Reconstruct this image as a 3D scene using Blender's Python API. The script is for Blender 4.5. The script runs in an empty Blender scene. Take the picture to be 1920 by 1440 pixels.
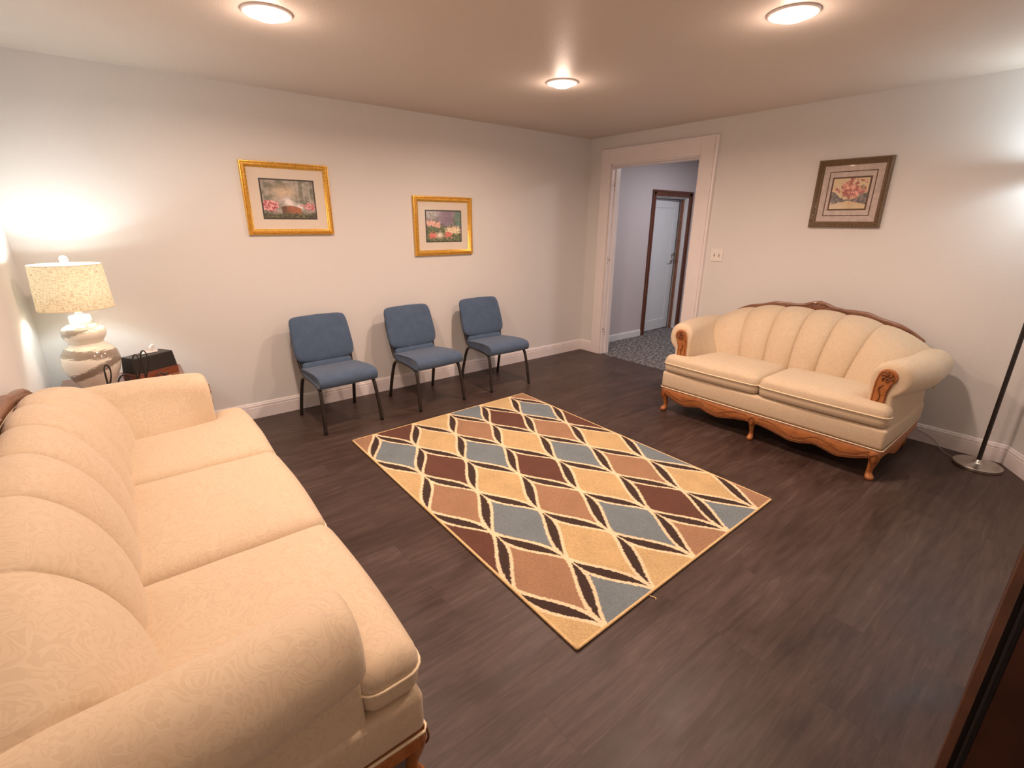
import bpy, bmesh, math, random
import numpy as np
from mathutils import Vector, Matrix, noise as mnoise

random.seed(7)
PI = math.pi
S = bpy.context.scene
COL = S.collection

# ------------------------------------------------------------------ camera
F, YAW, PITCH, ROLL = 903.85, 0.8956, 0.3235, 0.00672
cd = bpy.data.cameras.new('camera')
cam = bpy.data.objects.new('camera', cd)
COL.objects.link(cam)
cd.sensor_width = 36.0
cd.lens = F / 1920 * 36.0
cd.clip_start = 0.02
fw = Vector((math.cos(YAW) * math.cos(PITCH), math.sin(YAW) * math.cos(PITCH), -math.sin(PITCH)))
rt = Vector((math.sin(YAW), -math.cos(YAW), 0))
up = rt.cross(fw)
r2 = rt * math.cos(ROLL) + up * math.sin(ROLL)
u2 = -rt * math.sin(ROLL) + up * math.cos(ROLL)
cam.matrix_world = Matrix(((r2.x, u2.x, -fw.x, -4.47893), (r2.y, u2.y, -fw.y, -4.18181),
                           (r2.z, u2.z, -fw.z, 1.54156), (0, 0, 0, 1)))
S.camera = cam

# ------------------------------------------------------------------ world and exposure
S.view_settings.view_transform = 'Standard'
S.view_settings.look = 'None'
S.view_settings.gamma = 1
S.view_settings.exposure = 0.0
S.view_settings.use_curve_mapping = False
w = bpy.data.worlds.new('world')
S.world = w
w.use_nodes = True
w.node_tree.nodes['Background'].inputs[0].default_value = (0.9, 0.85, 0.8, 1)
w.node_tree.nodes['Background'].inputs[1].default_value = 0.02

WARM = (1.0, 0.72, 0.57)
COOL = (0.80, 0.95, 1.0)
P_UP = 2.4
P_DOWN, P_DOME, P_HALL, P_TABLE, P_FLOOR = 27.0, 2.6, 19.0, 26.0, 58.0

# ------------------------------------------------------------------ materials
def nt(name):
    m = bpy.data.materials.new(name)
    m.use_nodes = True
    t = m.node_tree
    b = t.nodes['Principled BSDF']
    return m, t, b

def N(t, kind, **kw):
    n = t.nodes.new(kind)
    for k, v in kw.items():
        if k in n.inputs.keys() if isinstance(k, str) else False:
            n.inputs[k].default_value = v
        else:
            setattr(n, k, v)
    return n

def L(t, a, b): t.links.new(a, b)

def ramp(t, src, stops, interp='LINEAR'):
    r = t.nodes.new('ShaderNodeValToRGB')
    r.color_ramp.interpolation = interp
    e = r.color_ramp.elements
    e[0].position, e[0].color = stops[0][0], (*stops[0][1], 1)
    e[1].position, e[1].color = stops[-1][0], (*stops[-1][1], 1)
    for p, c in stops[1:-1]:
        x = e.new(p); x.color = (*c, 1)
    L(t, src, r.inputs[0])
    return r.outputs[0]

def coords(t, scale=(1, 1, 1), rot=(0, 0, 0)):
    tc = t.nodes.new('ShaderNodeTexCoord')
    mp = t.nodes.new('ShaderNodeMapping')
    mp.inputs['Scale'].default_value = scale
    mp.inputs['Rotation'].default_value = rot
    L(t, tc.outputs['Object'], mp.inputs[0])
    return mp.outputs[0]

def noise(t, vec, scale, detail=3, rough=0.5, dist=0.0):
    n = t.nodes.new('ShaderNodeTexNoise')
    n.inputs['Scale'].default_value = scale
    n.inputs['Detail'].default_value = detail
    n.inputs['Roughness'].default_value = rough
    n.inputs['Distortion'].default_value = dist
    if vec is not None: L(t, vec, n.inputs['Vector'])
    return n.outputs[0]

def bump(t, b, h, strength, dist):
    bp = t.nodes.new('ShaderNodeBump')
    bp.inputs['Strength'].default_value = strength
    bp.inputs['Distance'].default_value = dist
    L(t, h, bp.inputs['Height'])
    L(t, bp.outputs[0], b.inputs['Normal'])

def mat(name, col, rough=0.6, metal=0.0, nscale=0, var=0.0, bs=0.0, bd=0.001, bscale=None, spec=0.5, coat=0):
    m, t, b = nt(name)
    b.inputs['Base Color'].default_value = (*col, 1)
    b.inputs['Roughness'].default_value = rough
    b.inputs['Metallic'].default_value = metal
    b.inputs['Specular IOR Level'].default_value = spec
    b.inputs['Coat Weight'].default_value = coat
    v = coords(t)
    if nscale:
        lo = tuple(max(0, c * (1 - var)) for c in col); hi = tuple(min(1, c * (1 + var)) for c in col)
        L(t, ramp(t, noise(t, v, nscale, 4), [(0.3, lo), (0.7, hi)]), b.inputs['Base Color'])
    if bs:
        bump(t, b, noise(t, v, bscale or 200, 2), bs, bd)
    return m

M = {}
M['wall'] = mat('wall_paint', (0.74, 0.725, 0.71), 0.6, bs=0.35, bd=0.0022, bscale=95, spec=0.3)
M['ceil'] = mat('ceiling_paint', (0.69, 0.615, 0.55), 0.48, bs=0.5, bd=0.003, bscale=120, spec=0.5)
M['hallwall'] = mat('hall_wall_paint', (0.64, 0.585, 0.605), 0.6, bs=0.2, bd=0.0015, bscale=95)
M['trim'] = mat('white_trim_paint', (0.86, 0.80, 0.80), 0.35, spec=0.5, nscale=7, var=0.02)
M['halltrim'] = mat('hall_trim_paint', (0.82, 0.83, 0.86), 0.35)
M['doorwhite'] = mat('white_door_paint', (0.78, 0.82, 0.86), 0.25, nscale=5, var=0.02)
M['chip'] = mat('chipped_paint', (0.10, 0.07, 0.05), 0.6, nscale=300, var=0.8)
M['nickel'] = mat('brushed_nickel', (0.62, 0.58, 0.53), 0.28, metal=1.0, nscale=40, var=0.05)
M['black'] = mat('black_metal', (0.018, 0.014, 0.012), 0.4, spec=0.5)
M['iron'] = mat('wrought_iron', (0.02, 0.014, 0.011), 0.45)
M['leg'] = mat('dark_bronze_metal', (0.022, 0.016, 0.013), 0.35, spec=0.6)
M['plate'] = mat('switch_plate_plastic', (0.84, 0.80, 0.76), 0.3)
M['screw'] = mat('switch_gap', (0.2, 0.17, 0.15), 0.5)
M['paper'] = mat('tissue_paper', (0.85, 0.84, 0.82), 0.8, bs=0.3, bscale=80, bd=0.002)
M['leather'] = mat('black_leather', (0.022, 0.018, 0.016), 0.42, bs=0.3, bscale=260, bd=0.0008)
M['welt'] = mat('cream_welt', (0.82, 0.68, 0.47), 0.7)
M['glass'] = mat('clear_glass', (0.9, 0.95, 0.95), 0.05)
g = M['glass'].node_tree.nodes['Principled BSDF']; g.inputs['Transmission Weight'].default_value = 0.9; g.inputs['IOR'].default_value = 1.45
M['cord'] = mat('lamp_cord', (0.32, 0.25, 0.2), 0.5)
M['dark'] = mat('gap_shade', (0.012, 0.008, 0.006), 0.8)  # near-black colour standing in for the shade inside gaps and slots
M['cabinet'] = mat('dark_mahogany', (0.045, 0.015, 0.008), 0.35, nscale=6, var=0.35)
M['cabinet2'] = mat('mahogany_edge', (0.10, 0.045, 0.025), 0.4, nscale=12, var=0.2)

def wood(name, a, b_, scale=1.0, axis=(12, 1.2, 12), rough=0.35, dist=2.0):
    m, t, b = nt(name)
    v = coords(t, tuple(x * scale for x in axis))
    n = noise(t, v, 2.2, 6, 0.6, dist)
    L(t, ramp(t, n, [(0.3, a), (0.55, b_), (0.75, tuple(0.5 * (x + y) for x, y in zip(a, b_)))]), b.inputs['Base Color'])
    b.inputs['Roughness'].default_value = rough
    b.inputs['Coat Weight'].default_value = 0.2
    bump(t, b, n, 0.15, 0.001)
    return m
M['oak'] = wood('carved_oak', (0.20, 0.06, 0.016), (0.44, 0.16, 0.045), axis=(2.5, 8, 14))
M['oakdark'] = wood('carved_oak_shade', (0.10, 0.028, 0.008), (0.2, 0.065, 0.018), axis=(10, 10, 10))  # darker oak copy: shade of carved recesses put into the colour
M['crest'] = wood('walnut_crest', (0.10, 0.040, 0.018), (0.23, 0.095, 0.045), axis=(3, 8, 14))
M['table'] = wood('table_wood', (0.13, 0.045, 0.022), (0.26, 0.10, 0.05), axis=(2, 12, 12), rough=0.22)
M['redwood'] = wood('red_wood', (0.12, 0.03, 0.014), (0.24, 0.065, 0.025), axis=(3, 12, 12), rough=0.3)
M['hallcasing'] = wood('hall_casing_wood', (0.07, 0.022, 0.012), (0.17, 0.06, 0.035), axis=(10, 10, 1.5), rough=0.3)
M['brownframe'] = wood('bronze_frame_wood', (0.06, 0.034, 0.016), (0.20, 0.125, 0.062), axis=(90, 90, 60), rough=0.4, dist=0.5)

def gold():
    m, t, b = nt('gilt_frame')
    v = coords(t)
    n = noise(t, v, 160, 3, 0.6)
    L(t, ramp(t, n, [(0.35, (0.52, 0.25, 0.03)), (0.62, (0.98, 0.62, 0.13))]), b.inputs['Base Color'])
    b.inputs['Metallic'].default_value = 0.55
    b.inputs['Roughness'].default_value = 0.36
    bump(t, b, n, 0.35, 0.0015)
    return m
M['gold'] = gold()

def damask():
    m, t, b = nt('cream_damask')
    v = coords(t)
    n = noise(t, v, 13, 1.6, 0.45, 2.6)
    c1, c2, c3 = (0.635, 0.51, 0.36), (0.60, 0.475, 0.332), (0.65, 0.525, 0.375)
    r = ramp(t, n, [(0.30, c1), (0.395, c1), (0.41, c2), (0.45, c2), (0.465, c1), (0.52, c1), (0.53, c3), (0.57, c3), (0.58, c2), (0.66, c2), (0.68, c1)])
    st = noise(t, v, 2.2, 3, 0.5)
    mx = t.nodes.new('ShaderNodeMix'); mx.data_type = 'RGBA'
    L(t, ramp(t, st, [(0.52, (0, 0, 0)), (0.75, (0.35, 0.35, 0.35))]), mx.inputs['Factor'])
    L(t, r, mx.inputs['A']); mx.inputs['B'].default_value = (0.63, 0.47, 0.30, 1)
    L(t, mx.outputs['Result'], b.inputs['Base Color'])
    b.inputs['Roughness'].default_value = 0.62
    b.inputs['Sheen Weight'].default_value = 0.25
    b.inputs['Specular IOR Level'].default_value = 0.25
    hr = ramp(t, n, [(0.395, (1, 1, 1)), (0.41, (0, 0, 0)), (0.45, (0, 0, 0)), (0.465, (1, 1, 1)), (0.57, (1, 1, 1)), (0.58, (0, 0, 0)), (0.66, (0, 0, 0)), (0.68, (1, 1, 1))])
    bump(t, b, hr, 0.18, 0.0008)
    return m
M['damask'] = damask()

def fabric_blue():
    m, t, b = nt('blue_tweed')
    v = coords(t)
    n1 = noise(t, v, 420, 2, 0.7)
    n2 = noise(t, v, 14, 3, 0.6)
    a = ramp(t, n1, [(0.3, (0.048, 0.080, 0.142)), (0.7, (0.105, 0.152, 0.235))])
    bb = ramp(t, n2, [(0.35, (0.90, 0.91, 0.93)), (0.7, (1.08, 1.07, 1.05))])
    mx = t.nodes.new('ShaderNodeMix'); mx.data_type = 'RGBA'; mx.blend_type = 'MULTIPLY'
    mx.inputs['Factor'].default_value = 1
    L(t, a, mx.inputs['A']); L(t, bb, mx.inputs['B'])
    L(t, mx.outputs['Result'], b.inputs['Base Color'])
    b.inputs['Roughness'].default_value = 0.9
    b.inputs['Sheen Weight'].default_value = 0.2
    b.inputs['Specular IOR Level'].default_value = 0.15
    bump(t, b, n1, 0.3, 0.001)
    return m
M['blue'] = fabric_blue()

def floor_mat():
    m, t, b = nt('vinyl_planks')
    v = coords(t)
    br = t.nodes.new('ShaderNodeTexBrick')
    br.inputs['Scale'].default_value = 1
    br.inputs['Brick Width'].default_value = 1.22
    br.inputs['Row Height'].default_value = 0.185
    br.inputs['Mortar Size'].default_value = 0.0009
    br.inputs['Mortar Smooth'].default_value = 0.3
    br.offset = 0.37
    br.inputs['Color1'].default_value = (0.30, 0.30, 0.30, 1)
    br.inputs['Color2'].default_value = (0.70, 0.70, 0.70, 1)
    br.inputs['Mortar'].default_value = (0.12, 0.12, 0.12, 1)
    L(t, v, br.inputs['Vector'])
    # streaks along the boards, shifted from board to board
    mp = t.nodes.new('ShaderNodeMapping'); mp.inputs['Scale'].default_value = (1.6, 16, 1)
    ad = t.nodes.new('ShaderNodeVectorMath'); ad.operation = 'ADD'
    sc = t.nodes.new('ShaderNodeVectorMath'); sc.operation = 'SCALE'; sc.inputs['Scale'].default_value = 4.0
    L(t, br.outputs['Color'], sc.inputs[0])
    L(t, v, mp.inputs[0]); L(t, mp.outputs[0], ad.inputs[0]); L(t, sc.outputs[0], ad.inputs[1])
    s1 = noise(t, ad.outputs[0], 2.0, 8, 0.62, 0.8)
    v2 = coords(t, (1.0, 1.8, 1))
    s2 = noise(t, v2, 2.3, 5, 0.6, 0.6)
    s3 = noise(t, coords(t, (4, 60, 1)), 5, 3, 0.6)
    def mth(op, a, b2, clamp=False):
        n = t.nodes.new('ShaderNodeMath'); n.operation = op
        for i, x in enumerate((a, b2)):
            if isinstance(x, (int, float)): n.inputs[i].default_value = x
            else: L(t, x, n.inputs[i])
        return n.outputs[0]
    f = mth('ADD', mth('ADD', mth('MULTIPLY', s1, 0.42), mth('MULTIPLY', s2, 0.30)), mth('ADD', mth('MULTIPLY', br.outputs['Color'], 0.16), mth('MULTIPLY', s3, 0.14)))
    c = ramp(t, f, [(0.34, (0.022, 0.0105, 0.0075)), (0.46, (0.043, 0.023, 0.0175)), (0.57, (0.070, 0.043, 0.035)), (0.68, (0.115, 0.080, 0.070))])
    mx = t.nodes.new('ShaderNodeMix'); mx.data_type = 'RGBA'
    L(t, mth('MULTIPLY', br.outputs['Fac'], 0.45), mx.inputs['Factor'])
    L(t, c, mx.inputs['A']); mx.inputs['B'].default_value = (0.022, 0.013, 0.011, 1)
    L(t, mx.outputs['Result'], b.inputs['Base Color'])
    L(t, ramp(t, s2, [(0.3, (0.36, 0.36, 0.36)), (0.7, (0.52, 0.52, 0.52))]), b.inputs['Roughness'])
    b.inputs['Specular IOR Level'].default_value = 0.4
    bump(t, b, mth('SUBTRACT', mth('MULTIPLY', s1, 0.3), br.outputs['Fac']), 0.12, 0.0012)
    return m
M['floor'] = floor_mat()

def carpet():
    m, t, b = nt('hall_carpet')
    v = coords(t, (7.5, 17, 1))
    n = noise(t, v, 2.6, 5, 0.85)
    L(t, ramp(t, n, [(0.42, (0.03, 0.034, 0.055)), (0.50, (0.12, 0.115, 0.125)), (0.58, (0.42, 0.38, 0.34))]), b.inputs['Base Color'])
    b.inputs['Roughness'].default_value = 0.95
    bump(t, b, noise(t, None, 300, 2), 0.5, 0.003)
    return m
M['carpet'] = carpet()

def linen():
    m = bpy.data.materials.new('linen_shade'); m.use_nodes = True
    t = m.node_tree
    for n in list(t.nodes): t.nodes.remove(n)
    out = t.nodes.new('ShaderNodeOutputMaterial')
    tc = t.nodes.new('ShaderNodeTexCoord')
    def st(sc):
        mp = t.nodes.new('ShaderNodeMapping'); mp.inputs['Scale'].default_value = sc
        L(t, tc.outputs['UV'], mp.inputs[0]); return noise(t, mp.outputs[0], 4, 4, 0.65)
    a = st((2.2, 15, 1)); c = st((26, 1.6, 1))
    mm = t.nodes.new('ShaderNodeMath'); mm.operation = 'ADD'; L(t, a, mm.inputs[0]); L(t, c, mm.inputs[1])
    mu = t.nodes.new('ShaderNodeMath'); mu.operation = 'MULTIPLY'; mu.inputs[1].default_value = 0.5; L(t, mm.outputs[0], mu.inputs[0])
    col = ramp(t, mu.outputs[0], [(0.38, (0.34, 0.23, 0.12)), (0.45, (0.66, 0.52, 0.34)), (0.54, (0.86, 0.74, 0.54))])
    d = t.nodes.new('ShaderNodeBsdfDiffuse'); tr = t.nodes.new('ShaderNodeBsdfTranslucent'); mx = t.nodes.new('ShaderNodeMixShader')
    L(t, col, d.inputs[0]); L(t, col, tr.inputs[0]); mx.inputs[0].default_value = 0.055
    L(t, d.outputs[0], mx.inputs[1]); L(t, tr.outputs[0], mx.inputs[2]); L(t, mx.outputs[0], out.inputs[0])
    return m
M['linen'] = linen()

def emis(name, col, s):
    m, t, b = nt(name)
    b.inputs['Base Color'].default_value = (0.9, 0.9, 0.9, 1)
    b.inputs['Emission Color'].default_value = (*col, 1)
    b.inputs['Emission Strength'].default_value = s
    return m
M['lens'] = emis('downlight_lens', (1, 0.82, 0.66), 7.0)
M['bulb'] = emis('daylight_bulb', (0.95, 1, 1), 6.0)

def ceramic():
    m, t, b = nt('brushed_ceramic')
    b.inputs['Roughness'].default_value = 0.12
    b.inputs['Coat Weight'].default_value = 0.5
    tc = t.nodes.new('ShaderNodeTexCoord')
    sp = t.nodes.new('ShaderNodeSeparateXYZ'); L(t, tc.outputs['Object'], sp.inputs[0])
    def mth(op, a, b2=0.0, c2=None):
        n = t.nodes.new('ShaderNodeMath'); n.operation = op
        for i, x in enumerate((a, b2) + ((c2,) if c2 is not None else ())):
            if isinstance(x, (int, float)): n.inputs[i].default_value = x
            else: L(t, x, n.inputs[i])
        return n.outputs[0]
    X, Y, Z = sp.outputs
    streak = noise(t, coords(t, (5, 5, 60)), 4, 5, 0.75)
    rag = noise(t, coords(t, (6, 6, 30)), 3, 4, 0.7)
    tot = None
    # (height at x=0, slope across x, half width, where it fades)
    for z0, sl, hw in ((0.375, 0.30, 0.022), (0.225, -0.10, 0.026), (0.125, 0.42, 0.026)):
        zz = mth('SUBTRACT', mth('SUBTRACT', Z, z0), mth('MULTIPLY', X, sl))
        zz = mth('ADD', zz, mth('MULTIPLY', mth('SUBTRACT', rag, 0.5), 0.03))
        dd = mth('DIVIDE', mth('ABSOLUTE', zz), hw)
        k = mth('LESS_THAN', mth('ADD', dd, mth('MULTIPLY', mth('SUBTRACT', streak, 0.46), 2.6)), 1.0)
        tot = k if tot is None else mth('MAXIMUM', tot, k)
    mx = t.nodes.new('ShaderNodeMix'); mx.data_type = 'RGBA'
    L(t, tot, mx.inputs['Factor']); mx.inputs['A'].default_value = (0.86, 0.80, 0.70, 1); mx.inputs['B'].default_value = (0.30, 0.24, 0.19, 1)
    L(t, mx.outputs['Result'], b.inputs['Base Color'])
    return m
M['ceramic'] = ceramic()

def attr_mat(name, rough=0.9, bs=0.0, bscale=300, coat=0.0):
    m, t, b = nt(name)
    a = t.nodes.new('ShaderNodeAttribute'); a.attribute_name = 'col'
    L(t, a.outputs['Color'], b.inputs['Base Color'])
    b.inputs['Roughness'].default_value = rough
    b.inputs['Coat Weight'].default_value = coat
    b.inputs['Coat Roughness'].default_value = 0.02
    if bs: bump(t, b, noise(t, coords(t), bscale, 2), bs, 0.002)
    return m

# ------------------------------------------------------------------ mesh helpers
def finish(name, bm, material, parent=None, smooth=False, bevel=0.0, seg=2, subsurf=0, auto=None):
    bmesh.ops.recalc_face_normals(bm, faces=bm.faces[:])
    me = bpy.data.meshes.new(name)
    bm.to_mesh(me); bm.free()
    mats = material if isinstance(material, (list, tuple)) else [material]
    for x in mats: me.materials.append(x)
    if smooth or auto:
        for p in me.polygons: p.use_smooth = True
    o = bpy.data.objects.new(name, me)
    COL.objects.link(o)
    if parent is not None: o.parent = parent
    if auto:
        me.set_sharp_from_angle(angle=math.radians(auto))
    if bevel:
        md = o.modifiers.new('bevel', 'BEVEL'); md.width = bevel; md.segments = seg; md.limit_method = 'ANGLE'; md.angle_limit = math.radians(40)
    if subsurf:
        md = o.modifiers.new('subsurf', 'SUBSURF'); md.levels = subsurf; md.render_levels = subsurf
    return o

def tag(o, label=None, cat=None, group=None, kind=None):
    if label: o['label'] = label
    if cat: o['category'] = cat
    if group: o['group'] = group
    if kind: o['kind'] = kind
    return o

def empty(name, loc, rz, label, cat, group=None):
    o = bpy.data.objects.new(name, None)
    COL.objects.link(o)
    o.location = loc; o.rotation_euler = (0, 0, rz)
    o.empty_display_size = 0.1
    return tag(o, label, cat, group)

def box(bm, x0, x1, y0, y1, z0, z1, mi=0, M4=None):
    vs = [bm.verts.new((x, y, z)) for x in (x0, x1) for y in (y0, y1) for z in (z0, z1)]
    if M4 is not None:
        for v in vs: v.co = M4 @ v.co
    fs = [(0, 1, 3, 2), (4, 6, 7, 5), (0, 4, 5, 1), (2, 3, 7, 6), (0, 2, 6, 4), (1, 5, 7, 3)]
    for f in fs:
        fa = bm.faces.new([vs[i] for i in f]); fa.material_index = mi
    return vs

def B(*boxes):
    bm = bmesh.new()
    for b in boxes: box(bm, *b)
    return bm

def prism(bm, pts, a0, a1, axis='z', mi=0):
    """extrude a 2-D outline between a0 and a1 along the axis"""
    def P(p, a):
        if axis == 'z': return (p[0], p[1], a)
        if axis == 'y': return (p[0], a, p[1])
        return (a, p[0], p[1])
    A = [bm.verts.new(P(p, a0)) for p in pts]; Bv = [bm.verts.new(P(p, a1)) for p in pts]
    n = len(pts)
    bm.faces.new(A).material_index = mi; bm.faces.new(Bv[::-1]).material_index = mi
    for i in range(n):
        bm.faces.new((A[i], A[(i + 1) % n], Bv[(i + 1) % n], Bv[i])).material_index = mi

def loft(bm, rings, caps=True, closed=True, mi=0):
    R = [[bm.verts.new(p) for p in r] for r in rings]
    n = len(R[0])
    for a, b in zip(R, R[1:]):
        for i in range(n if closed else n - 1):
            bm.faces.new((a[i], a[(i + 1) % n], b[(i + 1) % n], b[i])).material_index = mi
    if caps:
        bm.faces.new(R[0]).material_index = mi; bm.faces.new(R[-1][::-1]).material_index = mi
    return R

def lathe(bm, prof, seg=40, cx=0, cy=0, mi=0):
    R = []
    for r, z in prof:
        if r < 1e-6: R.append([bm.verts.new((cx, cy, z))])
        else: R.append([bm.verts.new((cx + r * math.cos(2 * PI * i / seg), cy + r * math.sin(2 * PI * i / seg), z)) for i in range(seg)])
    for a, b in zip(R, R[1:]):
        for i in range(seg):
            j = (i + 1) % seg
            if len(a) == 1 and len(b) == 1: continue
            if len(a) == 1: f = bm.faces.new((a[0], b[j], b[i]))
            elif len(b) == 1: f = bm.faces.new((a[i], a[j], b[0]))
            else: f = bm.faces.new((a[i], a[j], b[j], b[i]))
            f.material_index = mi

def tube(bm, pts, r, seg=8, closed=False, mi=0, flat=None):
    pts = [Vector(p) for p in pts]
    n = len(pts)
    rs = r if isinstance(r, (list, tuple)) else [r] * n
    rings = []
    prev = None
    for i, p in enumerate(pts):
        if closed: d = pts[(i + 1) % n] - pts[i - 1]
        else: d = pts[min(i + 1, n - 1)] - pts[max(i - 1, 0)]
        d.normalize()
        if prev is None:
            a = d.orthogonal().normalized()
        else:
            a = (prev - d * prev.dot(d))
            a = a.normalized() if a.length > 1e-6 else d.orthogonal().normalized()
        prev = a
        b = d.cross(a)
        rings.append([p + (a * math.cos(2 * PI * k / seg) + b * math.sin(2 * PI * k / seg)) * rs[i] for k in range(seg)])
    R = [[bm.verts.new(q) for q in ring] for ring in rings]
    for i in range(n if closed else n - 1):
        a, b = R[i], R[(i + 1) % n]
        for k in range(seg):
            bm.faces.new((a[k], a[(k + 1) % seg], b[(k + 1) % seg], b[k])).material_index = mi
    if not closed:
        bm.faces.new(R[0]).material_index = mi; bm.faces.new(R[-1][::-1]).material_index = mi

def spline(pts, k=8, closed=False):
    P = [Vector(p) for p in pts]
    n = len(P); out = []
    for i in range(n if closed else n - 1):
        if closed: p0, p1, p2, p3 = P[i - 1], P[i], P[(i + 1) % n], P[(i + 2) % n]
        else: p0, p1, p2, p3 = P[max(i - 1, 0)], P[i], P[i + 1], P[min(i + 2, n - 1)]
        for j in range(k):
            t = j / k
            out.append(0.5 * ((2 * p1) + (p2 - p0) * t + (2 * p0 - 5 * p1 + 4 * p2 - p3) * t * t + (3 * p1 - p0 - 3 * p2 + p3) * t ** 3))
    if not closed: out.append(P[-1])
    return out

def interp(x, xs, ys):
    return float(np.interp(x, xs, ys))

# ------------------------------------------------------------------ room shell
H = 2.44
WX = -4.954          # left wall
def struct(name, bm, m, **k):
    return tag(finish(name, bm, m, **k), kind='structure')

struct('floor', B((WX - .1, 0.012, -4.75, 0.1, -0.05, 0.0)), M['floor'])
struct('floor_hall', B((0.012, 3.2, -3.2, 0.3, -0.05, 0.003)), M['carpet'])
struct('ceiling', B((WX - .1, 3.2, -4.75, 0.3, H, H + 0.08)), M['ceil'])
struct('wall_back', B((WX - .1, 0.0, 0, 0.10, 0, H)), M['wall'])
struct('wall_left', B((WX - .1, WX, -4.75, 0, 0, H)), M['wall'])
struct('wall_front', B((WX - .1, -1.02, -4.75, -4.65, 0, H)), M['wall'])
# the door wall, with the opening y -1.405 .. -0.325
DY0, DY1, DZ = -1.405, -0.325, 2.155
struct('wall_right', B((0, .115, -4.0, DY0, 0, H), (0, .115, DY1, 0.0, 0, H), (0, .115, DY0, DY1, DZ, H)), M['wall'])
bm = bmesh.new()
prism(bm, [(0.0, -3.972), (-1.06, -4.652), (-1.0, -4.75), (0.12, -4.04)], 0, H)
struct('wall_angled', bm, M['wall'])

def board(bm, p0, p1, h, th=0.014, side=1):
    """skirting board with a moulded top from p0 to p1, standing out to the left of the run (side=1)"""
    p0, p1 = Vector((*p0, 0)), Vector((*p1, 0))
    d = (p1 - p0).normalized(); n = Vector((-d.y, d.x, 0)) * side
    prof = [(0, 0), (th, 0), (th, h * .70), (th * .72, h * .72), (th * .72, h * .75), (th * .95, h * .77), (th * .9, h * .86), (th * .55, h * .885), (th * .62, h * .91), (th * .45, h * .97), (0, h)]
    rings = [[p + n * a + Vector((0, 0, z)) for a, z in prof] for p in (p0, p1)]
    loft(bm, rings)
bm = bmesh.new(); board(bm, (WX, -0.001), (0, -0.001), 0.132, side=-1); struct('baseboard_back', bm, M['trim'])
bm = bmesh.new(); board(bm, (WX + .001, -4.65), (WX + .001, -0.02), 0.132, side=-1); struct('baseboard_left', bm, M['trim'])
bm = bmesh.new(); board(bm, (-0.001, -0.016), (-0.001, -0.19), 0.132, side=-1); struct('baseboard_corner', bm, M['trim'])
bm = bmesh.new(); board(bm, (-0.001, -1.545), (-0.001, -3.972), 0.132, side=-1); struct('baseboard_right', bm, M['trim'])
bm = bmesh.new(); board(bm, (-0.001, -3.970), (-1.06, -4.650), 0.132, side=-1); struct('baseboard_angled', bm, M['trim'])
bm = bmesh.new(); board(bm, (-1.06, -4.649), (WX, -4.649), 0.132, side=-1); struct('baseboard_front', bm, M['trim'])

# door casing (white), jambs, stop, old hinge mortises
bm = bmesh.new()
box(bm, -0.022, -0.001, DY1, -0.19, 0, 2.29)
box(bm, -0.022, -0.001, -1.545, DY0, 0, 2.29)
box(bm, -0.0225, -0.001, DY0 - .001, DY1 + .001, 2.15, 2.29)
tr = struct('trim_1', bm, M['trim'], bevel=0.004)
bm = bmesh.new()
prism(bm, [(-0.005, -1.545), (-0.024, -1.549), (-0.034, -1.558), (-0.03, -1.575), (-0.001, -1.578)], 0, 2.29)
box(bm, -0.032, -0.001, -1.578, -0.185, 2.288, 2.306)
finish('back_band', bm, M['trim'], tr, bevel=0.003)
bm = bmesh.new()
box(bm, 0.001, 0.125, DY1 - .018, DY1, 0, DZ)
box(bm, 0.001, 0.125, DY0, DY0 + .018, 0, DZ)
box(bm, 0.001, 0.125, DY0, DY1, DZ - .018, DZ)
box(bm, 0.055, 0.125, DY1 - .031, DY1 - .017, 0, DZ - .03)
box(bm, 0.055, 0.125, DY0 + .017, DY0 + .031, 0, DZ - .03)
box(bm, 0.055, 0.125, DY0 + .017, DY1 - .017, DZ - .031, DZ - .017)
finish('jamb', bm, M['trim'], tr, bevel=0.002)
for z in (1.93, 1.12, 0.26):
    bm = bmesh.new()
    random.seed(int(z * 100))
    for k in range(9):
        zz = z + random.uniform(-.05, .05); w_ = random.uniform(.004, .012); h_ = random.uniform(.004, .016)
        x = random.choice((0.004, 0.03)) + random.uniform(0, .006)
        box(bm, x, x + w_, DY1 - .0195, DY1 - .0175, zz, zz + h_)
    tag(finish('hinge_mortise', bm, M['chip'], tr), 'chipped dark hinge mortise in white paint')
    bm = B((0.003, 0.044, DY1 - .019, DY1 - .0178, z - .05, z + .05))
    finish('hinge_plate', bm, M['trim'], tr, bevel=0.0008)

# hallway beyond
HY = 0.015
bm = B((0.12, 1.30, HY, HY + .12, 0, H), (2.10, 3.2, HY, HY + .12, 0, H), (1.30, 2.10, HY, HY + .12, 1.90, H))
struct('wall_hall_back', bm, M['hallwall'])
struct('wall_hall_far', B((3.1, 3.2, -3.2, HY, 0, H)), M['hallwall'])
struct('wall_hall_front', B((0.12, 3.1, -3.2, -3.1, 0, H)), M['hallwall'])
bm = bmesh.new(); board(bm, (0.128, HY - .001), (1.235, HY - .001), 0.092, side=-1); struct('baseboard_hall', bm, M['halltrim'])
struct('wall_room_beyond', B((1.0, 2.4, 1.3, 1.36, 0, H), (1.0, 1.05, HY + .13, 1.3, 0, H), (2.35, 2.4, HY + .13, 1.3, 0, H)), M['hallwall'])

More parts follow.
